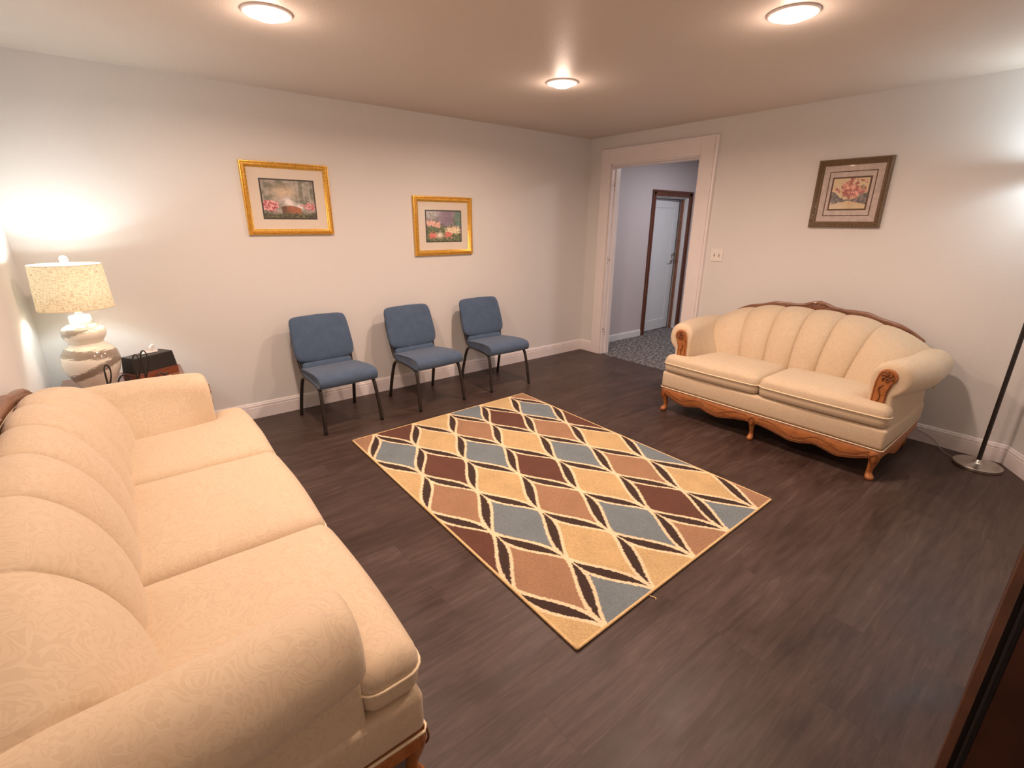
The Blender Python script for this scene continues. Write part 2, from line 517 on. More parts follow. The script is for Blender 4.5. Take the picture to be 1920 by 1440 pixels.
bm = bmesh.new()
for (a, b_, sgn) in ((1.242, 1.318, 1), (2.182, 2.106, -1)):
    x0, x1 = min(a, b_), max(a, b_)
    box(bm, x0, x1, HY - .012, HY - .001, 0, 1.965)
    xo = a + sgn * .002
    box(bm, min(xo, xo + sgn * .022), max(xo, xo + sgn * .022), HY - .024, HY - .001, 0, 1.965)
    xo = a + sgn * .045
    box(bm, min(xo, xo + sgn * .028), max(xo, xo + sgn * .028), HY - .019, HY - .001, 0, 1.915)
box(bm, 1.242, 2.182, HY - .012, HY - .001, 1.89, 1.966)
box(bm, 1.242, 2.182, HY - .0245, HY - .001, 1.944, 1.967)
box(bm, 1.30, 2.12, HY - .0195, HY - .001, 1.892, 1.918)
dr = struct('door_1', bm, M['hallcasing'], bevel=0.004)
tag(dr, 'dark brown wood cased doorway with white panel door in the hall')
bm = B((1.30, 1.318, HY, HY + .125, 0, 1.9), (2.082, 2.10, HY, HY + .125, 0, 1.9), (1.30, 2.10, HY, HY + .125, 1.882, 1.9),
       (1.318, 1.33, HY + .03, HY + .075, 0, 1.882), (1.318, 2.082, HY + .03, HY + .075, 1.868, 1.882))
finish('jamb', bm, M['halltrim'], dr, bevel=0.002)
tag(finish('stop_strip', B((2.046, 2.082, HY + .05, HY + .078, 0, 1.868)), M['table'], dr, bevel=.002), 'bare brown wood stop beside the white door')
# slab hinged at left, ajar
leaf = bpy.data.objects.new('door_leaf', None); COL.objects.link(leaf); leaf.parent = dr
leaf.location = (1.322, HY + .082, 0); leaf.rotation_euler = (0, 0, math.radians(2.5))
bm = bmesh.new()
W_, T_ = 0.735, 0.036
box(bm, 0, W_, 0.008, T_, 0.012, 1.862)
for bb in ((0, .115, .012, 1.862), (W_ - .115, W_, .012, 1.862), (.115, W_ - .115, .012, .16), (.115, W_ - .115, 1.75, 1.862)):
    box(bm, bb[0], bb[1], 0, 0.0085, bb[2], bb[3])
finish('door_panel', bm, M['doorwhite'], leaf, bevel=0.002)
bm = B((W_, W_ + .0015, 0.001, T_ - .001, .014, 1.86))
tag(finish('door_edge', bm, M['table'], leaf), 'bare brown wood edge of the door')
bm = bmesh.new()
lathe(bm, [(0.0001, 0), (0.03, 0), (0.031, .004), (0.026, .01), (0.012, .012), (0.011, .045), (0.0001, .047)], 24)
for v in bm.verts: v.co = Vector((W_ - .062 + v.co.x, -v.co.z, 1.03 + v.co.y))
tube(bm, [(W_ - .062, -.042, 1.03), (W_ - .10, -.046, 1.031), (W_ - .17, -.044, 1.028)], [.009, .008, .006], 8)
tube(bm, [(W_ - .062, -.0015, 1.11), (W_ - .062, -.022, 1.11)], [.026, .022], 16)
finish('door_handle', bm, M['nickel'], leaf, smooth=True)

# ------------------------------------------------------------------ downlights
def downlight(x, y, label, k=1.0):
    r = empty('recessed_ceiling_light', (x, y, H), 0, label, 'ceiling light', 'recessed ceiling lights')
    bm = bmesh.new()
    lathe(bm, [(0.108, 0.0), (0.110, -.004), (0.104, -.009), (0.092, -.010), (0.082, -.004), (0.078, -.003), (0.078, 0.0)], 48)
    finish('trim_ring', bm, M['trim'], r, smooth=True)
    bm = bmesh.new()
    lathe(bm, [(0.0775, -.003), (0.070, -.016), (0.05, -.027), (0.025, -.032), (0.0001, -.034)], 40)
    tag(finish('lens', bm, M['lens'], r, smooth=True), 'glowing white dome lens')
    ld = bpy.data.lights.new('downlight', 'AREA'); ld.shape = 'DISK'; ld.size = 0.13
    ld.energy = P_DOWN * k; ld.color = WARM; ld.spread = math.radians(168)
    lo = bpy.data.objects.new('downlight_lamp', ld); COL.objects.link(lo); lo.parent = r; lo.location = (0, 0, -.04)
    ld = bpy.data.lights.new('downlight_dome', 'POINT'); ld.energy = P_DOME; ld.color = WARM; ld.shadow_soft_size = .045
    lo = bpy.data.objects.new('downlight_dome_lamp', ld); COL.objects.link(lo); lo.parent = r; lo.location = (0, 0, -.085)
    return r
downlight(-3.725, -1.44, 'round recessed ceiling light above the larger gold framed picture')
downlight(-1.89, -2.95, 'round recessed ceiling light nearest the loveseat wall')
downlight(-1.89, -1.47, 'small looking recessed ceiling light nearest the doorway corner')
downlight(-3.725, -2.95, 'recessed ceiling light above the near end of the long sofa', .74)

def uplight(parent, z, size):
    # extra area lamp, added to boost the light from a shade's open top
    ld = bpy.data.lights.new('uplight_boost', 'AREA'); ld.shape = 'DISK'; ld.size = size; ld.energy = P_UP; ld.color = COOL
    lo = bpy.data.objects.new('uplight_boost', ld); COL.objects.link(lo); lo.parent = parent
    lo.location = (0, 0, z); lo.rotation_euler = (PI, 0, 0)

# hall light
hl = empty('hall_ceiling_light', (1.3, -1.2, H - .002), 0, 'flat round ceiling light in the hallway beyond the doorway', 'ceiling light')
bm = bmesh.new(); lathe(bm, [(0.0001, -.03), (0.10, -.03), (0.15, -.02), (0.16, 0)], 32)
finish('diffuser', bm, M['bulb'], hl, smooth=True)
ld = bpy.data.lights.new('hall_lamp', 'AREA'); ld.shape = 'DISK'; ld.size = .3; ld.energy = P_HALL; ld.color = (0.97, .93, .97)
lo = bpy.data.objects.new('hall_lamp', ld); COL.objects.link(lo); lo.parent = hl; lo.location = (0, 0, -.04)

# ------------------------------------------------------------------ rug
rug_colors = {
 0: {0: 'T', 2: 'N', 4: 'G', 6: 'B', 8: 'G', 10: 'T'}, 1: {1: 'B', 3: 'G', 5: 'T', 7: 'N', 9: 'B'},
 2: {0: 'G', 2: 'N', 4: 'B', 6: 'G', 8: 'T', 10: 'N'}, 3: {1: 'T', 3: 'G', 5: 'N', 7: 'B', 9: 'G'},
 4: {0: 'N', 2: 'B', 4: 'T', 6: 'G', 8: 'T', 10: 'B'}, 5: {1: 'T', 3: 'G', 5: 'B', 7: 'N', 9: 'G'},
 6: {0: 'G', 2: 'B', 4: 'G', 6: 'T', 8: 'B', 10: 'T'}}
RC = {'T': (0.33, 0.185, 0.105), 'N': (0.115, 0.044, 0.027), 'G': (0.54, 0.38, 0.185), 'B': (0.165, 0.20, 0.22),
      'D': (0.042, 0.021, 0.015), 'C': (0.80, 0.62, 0.41)}
def make_rug():
    Wd, Ln = 1.65, 2.31
    r = empty('area_rug', (-3.37, -0.925, 0), 0, 'cream, tan, brown and blue rug with a wavy diamond pattern on the floor', 'rug')
    ex = Vector((1.65, .03, 0)) / Wd; ey = Vector((-.025, -2.31, 0)) / Ln
    nx, ny = 413, 578
    px, py = 0.165, 0.385
    verts = []; cols = []
    xs = np.linspace(0, Wd, nx); ys = np.linspace(0, Ln, ny)
    rng = np.random.RandomState(3)
    for j, y in enumerate(ys):
        for i, x in enumerate(xs):
            jx = x + 0.0035 * mnoise.noise(Vector((x * 60, y * 60, 0))) + 0.003 * mnoise.noise(Vector((x * 170, y * 170, 4)))
            jy = y + 0.0035 * mnoise.noise(Vector((x * 60, y * 60, 9)))
            X = jx / px; V = min(max(jy / py, 0), 5.9999); q = int(V); t = V - q
            s = 0.40 * t + 0.60 * (0.5 - 0.5 * math.cos(PI * t))
            best = 9
            a = X - s - (q + 1); d1 = a - 2 * round(a / 2)
            a = X + s - (q + 1); d2 = a - 2 * round(a / 2)
            k = 0.90
            bw = 0.0315 * math.sin(PI * t) ** 1.25
            d = min(abs(d1 * px + 0.008 * math.sin(PI * t)), abs(d2 * px - 0.008 * math.sin(PI * t))) * k
            m0 = q + 2 * round((X - q) / 2)
            if abs(X - m0) < 1 - s: key = (q, m0)
            else: key = (q + 1, (q + 1) + 2 * round((X - q - 1) / 2))
            if d < bw - 0.005: c = 'D'
            elif d < bw + 0.0132: c = 'C'
            else: c = rug_colors.get(key[0], {}).get(key[1], 'G')
            col = np.array(RC[c]) * (1 + 0.10 * mnoise.noise(Vector((x * 9, y * 9, 2))) + rng.uniform(-.17, .17))
            p = ex * float(x) + ey * float(y)
            edge = min(x, Wd - x, y, Ln - y)
            z = 0.011 + rng.uniform(-.0006, .0006) + (0.0015 if c in 'TNGB' else 0)
            verts.append((p.x, p.y, z)); cols.append((*np.clip(col, 0, 1), 1))
    faces = [(j * nx + i, (j + 1) * nx + i, (j + 1) * nx + i + 1, j * nx + i + 1) for j in range(ny - 1) for i in range(nx - 1)]
    me = bpy.data.meshes.new('pile'); me.from_pydata(verts, [], faces)
    ca = me.color_attributes.new('col', 'FLOAT_COLOR', 'POINT')
    ca.data.foreach_set('color', np.array(cols, dtype=np.float32).ravel())
    me.materials.append(attr_mat('rug_pile', 0.95, 0.6, 500))
    o = bpy.data.objects.new('pile', me); COL.objects.link(o); o.parent = r
    # backing and bound edge
    bm = bmesh.new()
    def P(x, y, z): return ex * x + ey * y + Vector((0, 0, z))
    loft(bm, [[P(0, 0, z), P(Wd, 0, z), P(Wd, Ln, z), P(0, Ln, z)] for z in (0.001, 0.0095)])
    finish('backing', bm, M['welt'], r)
    bm = bmesh.new()
    for a, b_ in (((0, 0), (Wd, 0)), ((Wd, 0), (Wd, Ln)), ((Wd, Ln), (0, Ln)), ((0, Ln), (0, 0))):
        n = 60
        tube(bm, [P(a[0] + (b_[0] - a[0]) * k / n, a[1] + (b_[1] - a[1]) * k / n, .0075) for k in range(n + 1)], .0068, 8)
    # one loose thread on the near edge
    tube(bm, spline([P(.455, Ln, .006), P(.452, Ln + .015, .004), P(.462, Ln + .028, .003), P(.455, Ln + .038, .003)], 5), .0022, 6)
    finish('binding', bm, mat('rug_binding', (0.74, 0.52, 0.26), .9, nscale=90, var=.15), r, smooth=True)
make_rug()

# ------------------------------------------------------------------ banquet chairs
def make_chair():
    r = empty('banquet_chair', (0, 0, 0), 0, '', 'chair', 'blue banquet chairs along the back wall')
    # seat cushion: side profile in (y,z), lofted across x with rounded ends
    prof_top = [(-.262, .372), (-.268, .40), (-.258, .428), (-.225, .445), (-.15, .452), (-.05, .447), (.06, .436), (.14, .428), (.185, .42)]
    prof_bot = [(.19, .395), (.14, .378), (.0, .376), (-.12, .372), (-.22, .352), (-.250, .352)]
    prof = prof_top + prof_bot
    cy, cz = -.03, .40
    rings = []
    for x, s, wz in ((-.222, .80, .60), (-.232, .93, .82), (-.234, .985, .94), (-.222, 1, 1), (-.16, 1.0, 1.05), (0, 1.005, 1.09), (.16, 1.0, 1.05), (.222, 1, 1), (.234, .985, .94), (.232, .93, .82), (.222, .80, .60)):
        ring = []
        for (y, z) in prof:
            taper = 1 - 0.07 * (y + .27) / .45     # narrower at rear
            ring.append((x * taper, cy + (y - cy) * s, cz + (z - cz) * wz))
        rings.append(ring)
    bm = bmesh.new(); loft(bm, rings)
    finish('seat', bm, M['blue'], r, smooth=True, subsurf=1)
    # back cushion: upper pad (wide) and lower lumbar strip
    def yb(z): return .165 + (z - .455) * .30 + .05 * max(0, (z - .45)) ** 2
    def pad(z0, z1, wfun, th, name, n=14, bulge=.018):
        rings = []
        for k in range(n + 1):
            t = k / n; z = z0 + (z1 - z0) * t
            e = min(1, (min(t, 1 - t) * n + .15) / 2.2) ** .5
            hw = wfun(z) * (1 - .07 * (1 - e)) ; y = yb(z)
            f = y - bulge * math.sin(PI * t) ** .5 - .012 * e
            bk = y + th * e
            m = 14
            ring = []
            for i in range(m + 1):
                a = i / m * 2 - 1
                ring.append((hw * a, f + .012 * abs(a) ** 6 + (0.0), z))
            for i in range(m + 1):
                a = 1 - i / m * 2
                ring.append((hw * a * .985, bk - .006 * abs(a) ** 6, z))
            rings.append(ring)
        bm = bmesh.new(); loft(bm, rings)
        return finish(name, bm, M['blue'], r, smooth=True, subsurf=1)
    def wu(z):
        return interp(z, [.455, .47, .50, .55, .66, .775, .80, .815, .825], [.206, .226, .242, .248, .243, .236, .232, .226, .215])
    pad(.458, .822, wu, .030, 'backrest')
    pad(.395, .468, lambda z: interp(z, [.39, .47], [.206, .204]), .02, 'lumbar_pad', 6, .006)
    # side frames: one bent tube each, from rear foot up and forward to front foot
    for s in (-1, 1):
        bm = bmesh.new()
        p = spline([(s * .232, .262, .0), (s * .226, .225, .16), (s * .217, .185, .30), (s * .212, .150, .352), (s * .212, .09, .368), (s * .213, -.02, .366),
                    (s * .215, -.12, .361), (s * .216, -.185, .344), (s * .218, -.215, .30), (s * .226, -.243, .16), (s * .232, -.265, .0)], 5)
        # split at seat rail: legs are parts of their own
        iz = [i for i, q in enumerate(p) if q.z > .33]
        tube(bm, p[iz[0]:iz[-1] + 1], .0142, 10); finish('seat_rail', bm, M['leg'], r, smooth=True)
        bm = bmesh.new(); tube(bm, p[:iz[0] + 1], .0142, 10); finish('leg', bm, M['leg'], r, smooth=True)
        bm = bmesh.new(); tube(bm, p[iz[-1]:], .0142, 10); finish('leg', bm, M['leg'], r, smooth=True)
        bm = bmesh.new()
        tube(bm, spline([(s * .208, .125, .372), (s * .211, .175, .40), (s * .216, .20, .47), (s * .226, .228, .58), (s * .222, .262, .72), (s * .18, .27, .785)], 5), .0115, 10)
        finish('back_frame', bm, M['leg'], r, smooth=True)
    for yy, zz in ((.09, .366), (-.15, .352)):
        bm = bmesh.new(); tube(bm, [(-.21, yy, zz), (.21, yy, zz)], .010, 8)
        finish('stretcher', bm, M['leg'], r, smooth=True)
    # wrinkled upholstered back shell
    bm = B((-.20, .20, 0, .006, .42, .80))
    for v in bm.verts: v.co.y += yb(v.co.z) + .029
    finish('back_shell', bm, M['blue'], r, bevel=.002)
    return r
def copy_tree(o, parent=None):
    c = o.copy(); COL.objects.link(c)
    if parent is not None: c.parent = parent
    for ch in [x for x in bpy.data.objects if x.parent == o]: copy_tree(ch, c)
    return c
ch = make_chair()
spots = [(-3.268, -0.410, 3.0, 'blue fabric chair nearest the long sofa, below the larger gold framed picture'),
         (-2.473, -0.421, 3.5, 'blue fabric chair standing between two other blue chairs by the wall'),
         (-1.687, -0.412, 0.0, 'blue fabric chair nearest the doorway, below the smaller gold framed picture')]
kids = []
for i, (x, y, a, lab) in enumerate(spots):
    o = ch if i == 0 else copy_tree(ch)
    o.location = (x, y, 0); o.rotation_euler = (0, 0, math.radians(a)); o['label'] = lab

# ------------------------------------------------------------------ sofas
def make_sofa(name, loc, rz, hb, ncush, nch, xb_in, vb, amp0, va, ax, az, label, cat):
    r = empty(name, loc, rz, label, cat)
    D = 0.895
    dm = M['damask']
    a_top = hb - 0.035
    def ztop(x):
        a = min(abs(x) / a_top, 1.0)
        return 0.905 - 0.157 * a ** 2.8
    # --- upholstered frame
    bm = bmesh.new()
    box(bm, -hb, hb, 0.012, D - .03, .215, .352)
    fr = finish('frame', bm, dm, r, bevel=.022, seg=4)
    for p in fr.data.polygons: p.use_smooth = True
    bm = bmesh.new()
    tube(bm, [(-hb + .01, D - .04, .214), (-hb - .002, .02, .214), (-hb + .012, .010, .214), (hb - .012, .010, .214), (hb + .002, .02, .214), (hb - .01, D - .04, .214)], .0045, 6)
    finish('piping', bm, M['welt'], fr, smooth=True)
    # outside back
    bm = bmesh.new()
    xs = [(-1 + 2 * i / 30) * (hb - .02) for i in range(31)]
    prism(bm, [(xs[0], .23)] + [(x, ztop(x) - .03) for x in xs] + [(xs[-1], .23)], D - .05, D - .012, 'y')
    finish('back_panel', bm, dm, r, bevel=.01)
    # --- channelled inside back
    K = 16
    ns = nch * K
    rings = []
    tp = [(0, .50, .38), (.10, .476, .46), (.24, .482, .55), (.42, .515, .67), (.60, .575, .78), (.74, .648, .858)]
    for i in range(ns + 1):
        ci = min(i // K, nch - 1); f = .5 - .5 * math.cos(PI * (i - ci * K) / K); u = ci + f
        s = u / nch * 2 - 1                      # -1..1
        xbot = s * xb_in
        xtop = math.copysign(1, s) * a_top * (.85 * abs(s) + .15 * abs(s) ** 3) if s else 0
        sh = max(0.0, math.sin(PI * f)) ** .5
        Ht = ztop(xtop)
        fwd = .04 * abs(s) ** 5
        k = (Ht - .38) / (.905 - .38)
        path = [(v - fwd + vb * (1 - q) ** .7, .38 + (z - .38) * k, q) for q, v, z in tp]
        path += [(.735 - fwd, Ht - .012, .86), (.785 - fwd * .5, Ht, .93), (.825, Ht - .012, .98), (.845, Ht - .06, 1.0), (.85, Ht - .25, 1.0)]
        path = [tuple(p_) for p_ in spline(path, 3)]
        ring = []
        for j, (v, z, q) in enumerate(path):
            j0, j1 = max(j - 1, 0), min(j + 1, len(path) - 1)
            dv, dz = path[j1][0] - path[j0][0], path[j1][1] - path[j0][1]
            ln = math.hypot(dv, dz); nv, nz = -dz / ln, dv / ln      # toward front/up
            amp = amp0 * sh * (1 - .65 * max(0, (q - .70) / .30)) - .010
            if q < .1: amp *= .75
            qq = q ** .9
            x = xbot + (xtop - xbot) * qq
            ring.append((x, v + nv * amp, z + nz * amp))
        rings.append(ring)
    rings.insert(0, [(x - .06, v + .015, z - .05) for x, v, z in rings[0]])
    rings.append([(x + .06, v + .015, z - .05) for x, v, z in rings[-1]])
    bm = bmesh.new(); loft(bm, rings, caps=False, closed=False)
    finish('backrest', bm, dm, r, smooth=True)
    # --- seat cushions
    inner = hb - .16
    wcu = (2 * inner) / ncush if ncush == 2 else None
    tot = 2 * (hb - .008)
    cw = tot / ncush
    for k in range(ncush):
        x0, x1 = -hb + .008 + k * cw + .003, -hb + .008 + (k + 1) * cw - .003
        yf, yk, ye = .008, .50 + vb, va + .003
        left_ear, right_ear = (k == 0), (k == ncush - 1)
        xi0 = -inner + .0 if left_ear else x0
        xi1 = inner - .0 if right_ear else x1
        xk0 = -(xb_in + .03) if left_ear else x0; xk1 = (xb_in + .03) if right_ear else x1
        o = []
        # outline counter clockwise from front left
        o += [(x0, yf), (x1, yf)]
        if right_ear: o += [(x1, ye), (xi1, ye + .006), (xi1 - .02, .3)]
        o += [(xk1, yk), (xk0, yk)]
        if left_ear: o += [(xi0 + .02, .3), (xi0, ye + .006), (x0, ye)]
        # densify with rounded corners
        def rounded(pts, rad):
            out = []
            n = len(pts)
            for i in range(n):
                p, a, b_ = Vector(pts[i]), Vector(pts[i - 1]), Vector(pts[(i + 1) % n])
                da, db = (a - p), (b_ - p)
                rr = min(rad, da.length * .42, db.length * .42)
                s0, e0 = p + da.normalized() * rr, p + db.normalized() * rr
                for j in range(6):
                    t = j / 5
                    out.append((1 - t) ** 2 * s0 + 2 * t * (1 - t) * p + t * t * e0)
            dens = []
            for i in range(len(out)):
                a, b_ = out[i], out[(i + 1) % len(out)]
                m = max(1, int((b_ - a).length / .03))
                for j in range(m): dens.append(a + (b_ - a) * j / m)
            return dens
        o2 = rounded(o, .05)
        # bow the front edge outwards a little
        for p in o2:
            if p.y < .05:
                tt = (p.x - x0) / (x1 - x0); p.y -= .014 * math.sin(PI * min(max(tt, 0), 1)) * (1 - max(0, p.y) / .05)
        n = len(o2)
        nor = []
        for i in range(n):
            d = (o2[(i + 1) % n] - o2[i - 1]).normalized(); nor.append(Vector((d.y, -d.x)))
        segA = np.array([tuple(p) for p in o2]); segB = np.roll(segA, -1, axis=0)
        def dist(p):
            ab = segB - segA; ap = np.array(p) - segA
            t = np.clip((ap * ab).sum(1) / np.maximum((ab * ab).sum(1), 1e-12), 0, 1)
            return float(np.sqrt((((segA + ab * t[:, None]) - np.array(p)) ** 2).sum(1).min()))
        ctr = Vector(((max(x0, -inner) + min(x1, inner)) / 2, .085))
        rings = []
        for off, z in ((-.03, .353), (-.012, .358), (-.001, .372), (.002, .395), (.002, .418), (.004, .430), (.004, .445), (-.001, .466)):
            rings.append([(p.x + q.x * off, p.y + q.y * off, z) for p, q in zip(o2, nor)])
        for sc in (.975, .94, .90, .84, .76, .66, .54, .40, .25, .10):
            ring = []
            for p in o2:
                a = ctr + (p - ctr) * sc
                d = dist(a)
                z = .466 + .030 * (1 - math.exp(-d / .018)) + .026 * (1 - math.exp(-d / .10))
                z += .0025 * mnoise.noise(Vector((a.x * 7, a.y * 7, k * 3)))
                ring.append((a.x, a.y, z))
            rings.append(ring)
        bm = bmesh.new(); loft(bm, rings)
        cu = finish('seat_cushion', bm, dm, r, smooth=True)
        bm = bmesh.new()
        tube(bm, [(p.x + q.x * .006, p.y + q.y * .006, .428) for p, q in zip(o2, nor)], .0048, 6, closed=True)
        finish('piping', bm, M['welt'], cu, smooth=True)
    # --- arms, posts
    for s in (-1, 1):
        xc = hb - .045
        def section(v, scl=1.0, cz=.60):
            tt = min(max((v - .10) / .38, 0), 1)
            xi = hb - .165 - .10 * tt * tt * (3 - 2 * tt)
            R = .112 + .006 * math.sin(PI * min(v / .8, 1))
            zc = .643 + az
            xc = hb - .085 + ax + (.075 - ax * .6) * min(max((v - .10) / .35, 0), 1) ** .8
            pts = [(xi + .0, .345), (xi + .0, .46), (xi + .4 * (xc - R - xi) , .55)]
            a1 = -62 - 34 * min(max((v - .10) / .3, 0), 1)
            for a in [168 + (a1 - 168) * q_ / 13 for q_ in range(14)]:
                a = math.radians(a); pts.append((xc + R * math.cos(a), zc + R * math.sin(a)))
            pts += [(hb - .030, .515 + az), (hb - .018, .43), (hb - .006, .33), (hb - .004, .225), (xi + .02, .225)]
            c = (xc - .01, .55)
            return [(c[0] + (x - c[0]) * scl, c[1] + (z - c[1]) * (scl if z > .35 else 1)) for x, z in pts]
        rings = []
        for v, sc in ((va, .60), (va + .002, .76), (va + .008, .88), (va + .022, .955), (va + .042, .99), (va + .09, 1), (.28, 1), (.36, 1), (.44, 1), (.52, 1), (.60, 1), (.68, 1), (.76, .99), (.82, .95), (.845, .85), (.85, .6)):
            ring = []
            for j, (x, z) in enumerate(section(v, sc)):
                pk = 0.0
                if v < va + .08 and 2 < j < 18: pk = .004 * math.sin(j * 5.1) * (1 - (v - va) / .08)
                ring.append((s * (x + pk), v, z + pk))
            rings.append(ring)
        bm = bmesh.new(); loft(bm, rings)
        finish('arm', bm, dm, r, smooth=True, subsurf=2)
        # carved post
        pv = va + (.016 if ncush == 3 else 0)
        out = []
        cxs, czs, R = hb - .086 + ax, .660 + az, .050
        x_in, x_out = hb - .147 + ax, hb - .070 + ax
        out.append((x_in, .385))
        out.append((x_in + .001, .56))
        out.append((x_in + .002, .62))
        for a in range(176, -50, -14):
            a = math.radians(a); out.append((cxs + R * math.cos(a) * 1.02, czs + R * math.sin(a)))
        out += [(x_out + .012, .60), (x_out + .002, .56), (x_out, .385)]
        bm = bmesh.new(); prism(bm, [(s * x, z) for x, z in out], pv - .012, pv + .03, 'y')
        po = finish('arm_post', bm, M['oak'], r, bevel=.006, seg=3)
        bm = bmesh.new()
        ins = []
        cc = (cxs - .012, .56)
        ins = [(cc[0] + (x - cc[0]) * .80, cc[1] + (z - cc[1]) * .90) for x, z in out]
        tube(bm, [(s * x, pv - .0125, z) for x, z in ins], .0022, 6, closed=True)
        for kx in range(6):
            a = kx * PI / 3
            tube(bm, spline([(s * (cxs + .006 * math.cos(a)), pv - .014, czs + .006 * math.sin(a)), (s * (cxs + .024 * math.cos(a + .4)), pv - .017, czs + .024 * math.sin(a + .4)),
                             (s * (cxs + .031 * math.cos(a + .9)), pv - .014, czs + .031 * math.sin(a + .9))], 4), .0048, 6)
        tube(bm, spline([(s * (cxs - .01), pv - .013, .61), (s * (cxs - .03), pv - .016, .58), (s * (cxs - .015), pv - .016, .53), (s * (cxs - .03), pv - .014, .48), (s * (cxs - .025), pv - .013, .43)], 5), .0035, 6)
        finish('carving', bm, M['oakdark'], po, smooth=True)
    # --- crest rail
    top = [(-1, -.004), (-.90, .012), (-.78, .022), (-.62, .018), (-.55, .024), (-.48, .034), (-.36, .028), (-.26, .022), (-.16, .028), (-.07, .052), (0, .062),
           (.07, .052), (.16, .028), (.26, .022), (.36, .028), (.48, .034), (.55, .024), (.62, .018), (.78, .022), (.90, .012), (1, -.004)]
    bm = bmesh.new()
    fa = .92 * a_top
    n = 80
    rings = []
    for i in range(n + 1):
        a = -1 + 2 * i / n
        x = a * fa
        h = interp(a, [p[0] for p in top], [p[1] for p in top])
        h += 0
        zt = ztop(x) + h; zb = ztop(x) - .02
        rings.append([(x, .845, zb), (x, .838, zt - .012), (x, .846, zt), (x, .868, zt), (x, .878, zt - .01), (x, .878, zb)])
    loft(bm, rings)
    cr = finish('crest_rail', bm, M['crest'], r, auto=50)
    bm = bmesh.new()
    for s in (-1, 1):
        zc = ztop(0) + .03
        tube(bm, spline([(0, .838, zc + .016), (s * .02, .834, zc + .008), (s * .045, .834, zc + .010), (s * .06, .836, zc - .002), (s * .04, .838, zc - .01)], 5), .0045, 6)
        tube(bm, spline([(s * .07, .838, zc - .003), (s * .11, .836, zc - .014), (s * .16, .838, zc - .022), (s * .22, .838, zc - .03)], 5), .004, 6)
    finish('carving', bm, M['crest'], cr, smooth=True)
    # --- apron boards
    nb = 1 if ncush < 3 else 1
    half = hb - .015
    prf = [(0, .135), (.04, .139), (.14, .124), (.27, .093), (.36, .104), (.42, .127), (.50, .108), (.57, .092), (.66, .115), (.74, .146), (.785, .165)]
    sc = half / .785
    def apz(x):
        return interp(abs(x) / sc, [p[0] for p in prf], [p[1] for p in prf])
    def smooth_ap(x): return (apz(x - .02) + 2 * apz(x) + apz(x + .02)) / 4
    bm = bmesh.new()
    n = 120
    xs = [-half + 2 * half * i / n for i in range(n + 1)]
    rings = [[(x, .016, .212), (x, .010, .205), (x, .010, smooth_ap(x) + .006), (x, .015, smooth_ap(x)), (x, .032, smooth_ap(x) + .002), (x, .032, .212)] for x in xs]
    loft(bm, rings)
    ap = finish('apron', bm, M['oak'], r, auto=50)
    bm = bmesh.new()
    for sg in (-1, 1):
        for off, rr in ((.018, .0028), (.05, .0022)):
            pts = [(sg * half * (.06 + .88 * i / 60), .009, min(.2, smooth_ap(sg * half * (.06 + .88 * i / 60)) + off + (.012 * math.sin(i / 60 * PI * 4) if off > .03 else 0))) for i in range(61)]
            tube(bm, pts, rr, 6)
    finish('carving', bm, M['oakdark'], ap, smooth=True)
    for s in (-1, 1):
        bm = bmesh.new()
        rings = []
        for i in range(41):
            y = .03 + (D - .10) * i / 40; t = i / 40
            z = .15 - .045 * math.sin(PI * t) ** 2 + .02 * math.sin(2 * PI * t * 1.5) * math.sin(PI * t)
            rings.append([(s * (hb - .012), y, .212), (s * (hb - .006), y, .205), (s * (hb - .006), y, z), (s * (hb - .03), y, z + .002), (s * (hb - .03), y, .212)])
        loft(bm, rings)
        finish('side_apron', bm, M['oak'], r, auto=50)
    # --- legs (cabriole front legs, plain rear legs)
    def leg(x, y, sx, sy, nm='leg', centre=False):
        bm = bmesh.new()
        rings = []
        for z, o_, w_ in ((.214, .0, .036), (.19, .004, .036), (.165, .010, .034), (.14, .013, .029), (.11, .009, .023), (.08, .001, .0185), (.055, -.004, .0165), (.038, -.002, .018), (.026, .007, .024), (.014, .012, .027), (.004, .012, .024), (.0, .011, .020)):
            w_ *= 1.18
            if centre: w_ *= .85
            cx_, cy_ = x + sx * o_, y + sy * o_
            rings.append([(cx_ + w_ * .92 * math.cos(a) * (1 if abs(math.cos(a)) < .9 else .95), cy_ + w_ * .92 * math.sin(a), z) for a in [2 * PI * (k + .5) / 12 for k in range(12)]])
        loft(bm, rings)
        lo_ = finish(nm, bm, M['oak'], r, smooth=True, subsurf=1)
        bm = bmesh.new()
        for q in (-1, 1):
            tube(bm, spline([(x + sx * .03 - q * .004, y - .040 + (0 if sy <= 0 else .0), .19), (x + sx * .012 + q * .018, y - .043, .165), (x + sx * .012 + q * .012, y - .040, .135), (x + sx * .01, y - .030, .115)], 5), .0035, 6)
        finish('carving', bm, M['oakdark'], lo_, smooth=True)
    leg(-(hb - .042), .045, -.7, -.7); leg(hb - .042, .045, .7, -.7)
    if ncush == 2: leg(0, .040, 0, -1, centre=True)
    else:
        leg(-half * .33, .040, 0, -1, centre=True); leg(half * .33, .040, 0, -1, centre=True)
    for s in (-1, 1):
        bm = bmesh.new()
        loft(bm, [[(s * (hb - .06) - w_, D - .09 + o_ - w_, z), (s * (hb - .06) + w_, D - .09 + o_ - w_, z), (s * (hb - .06) + w_, D - .09 + o_ + w_, z), (s * (hb - .06) - w_, D - .09 + o_ + w_, z)] for z, o_, w_ in ((.214, 0, .028), (.12, .004, .022), (0, .03, .016))])
        finish('leg', bm, M['oak'], r, bevel=.004)
    return r

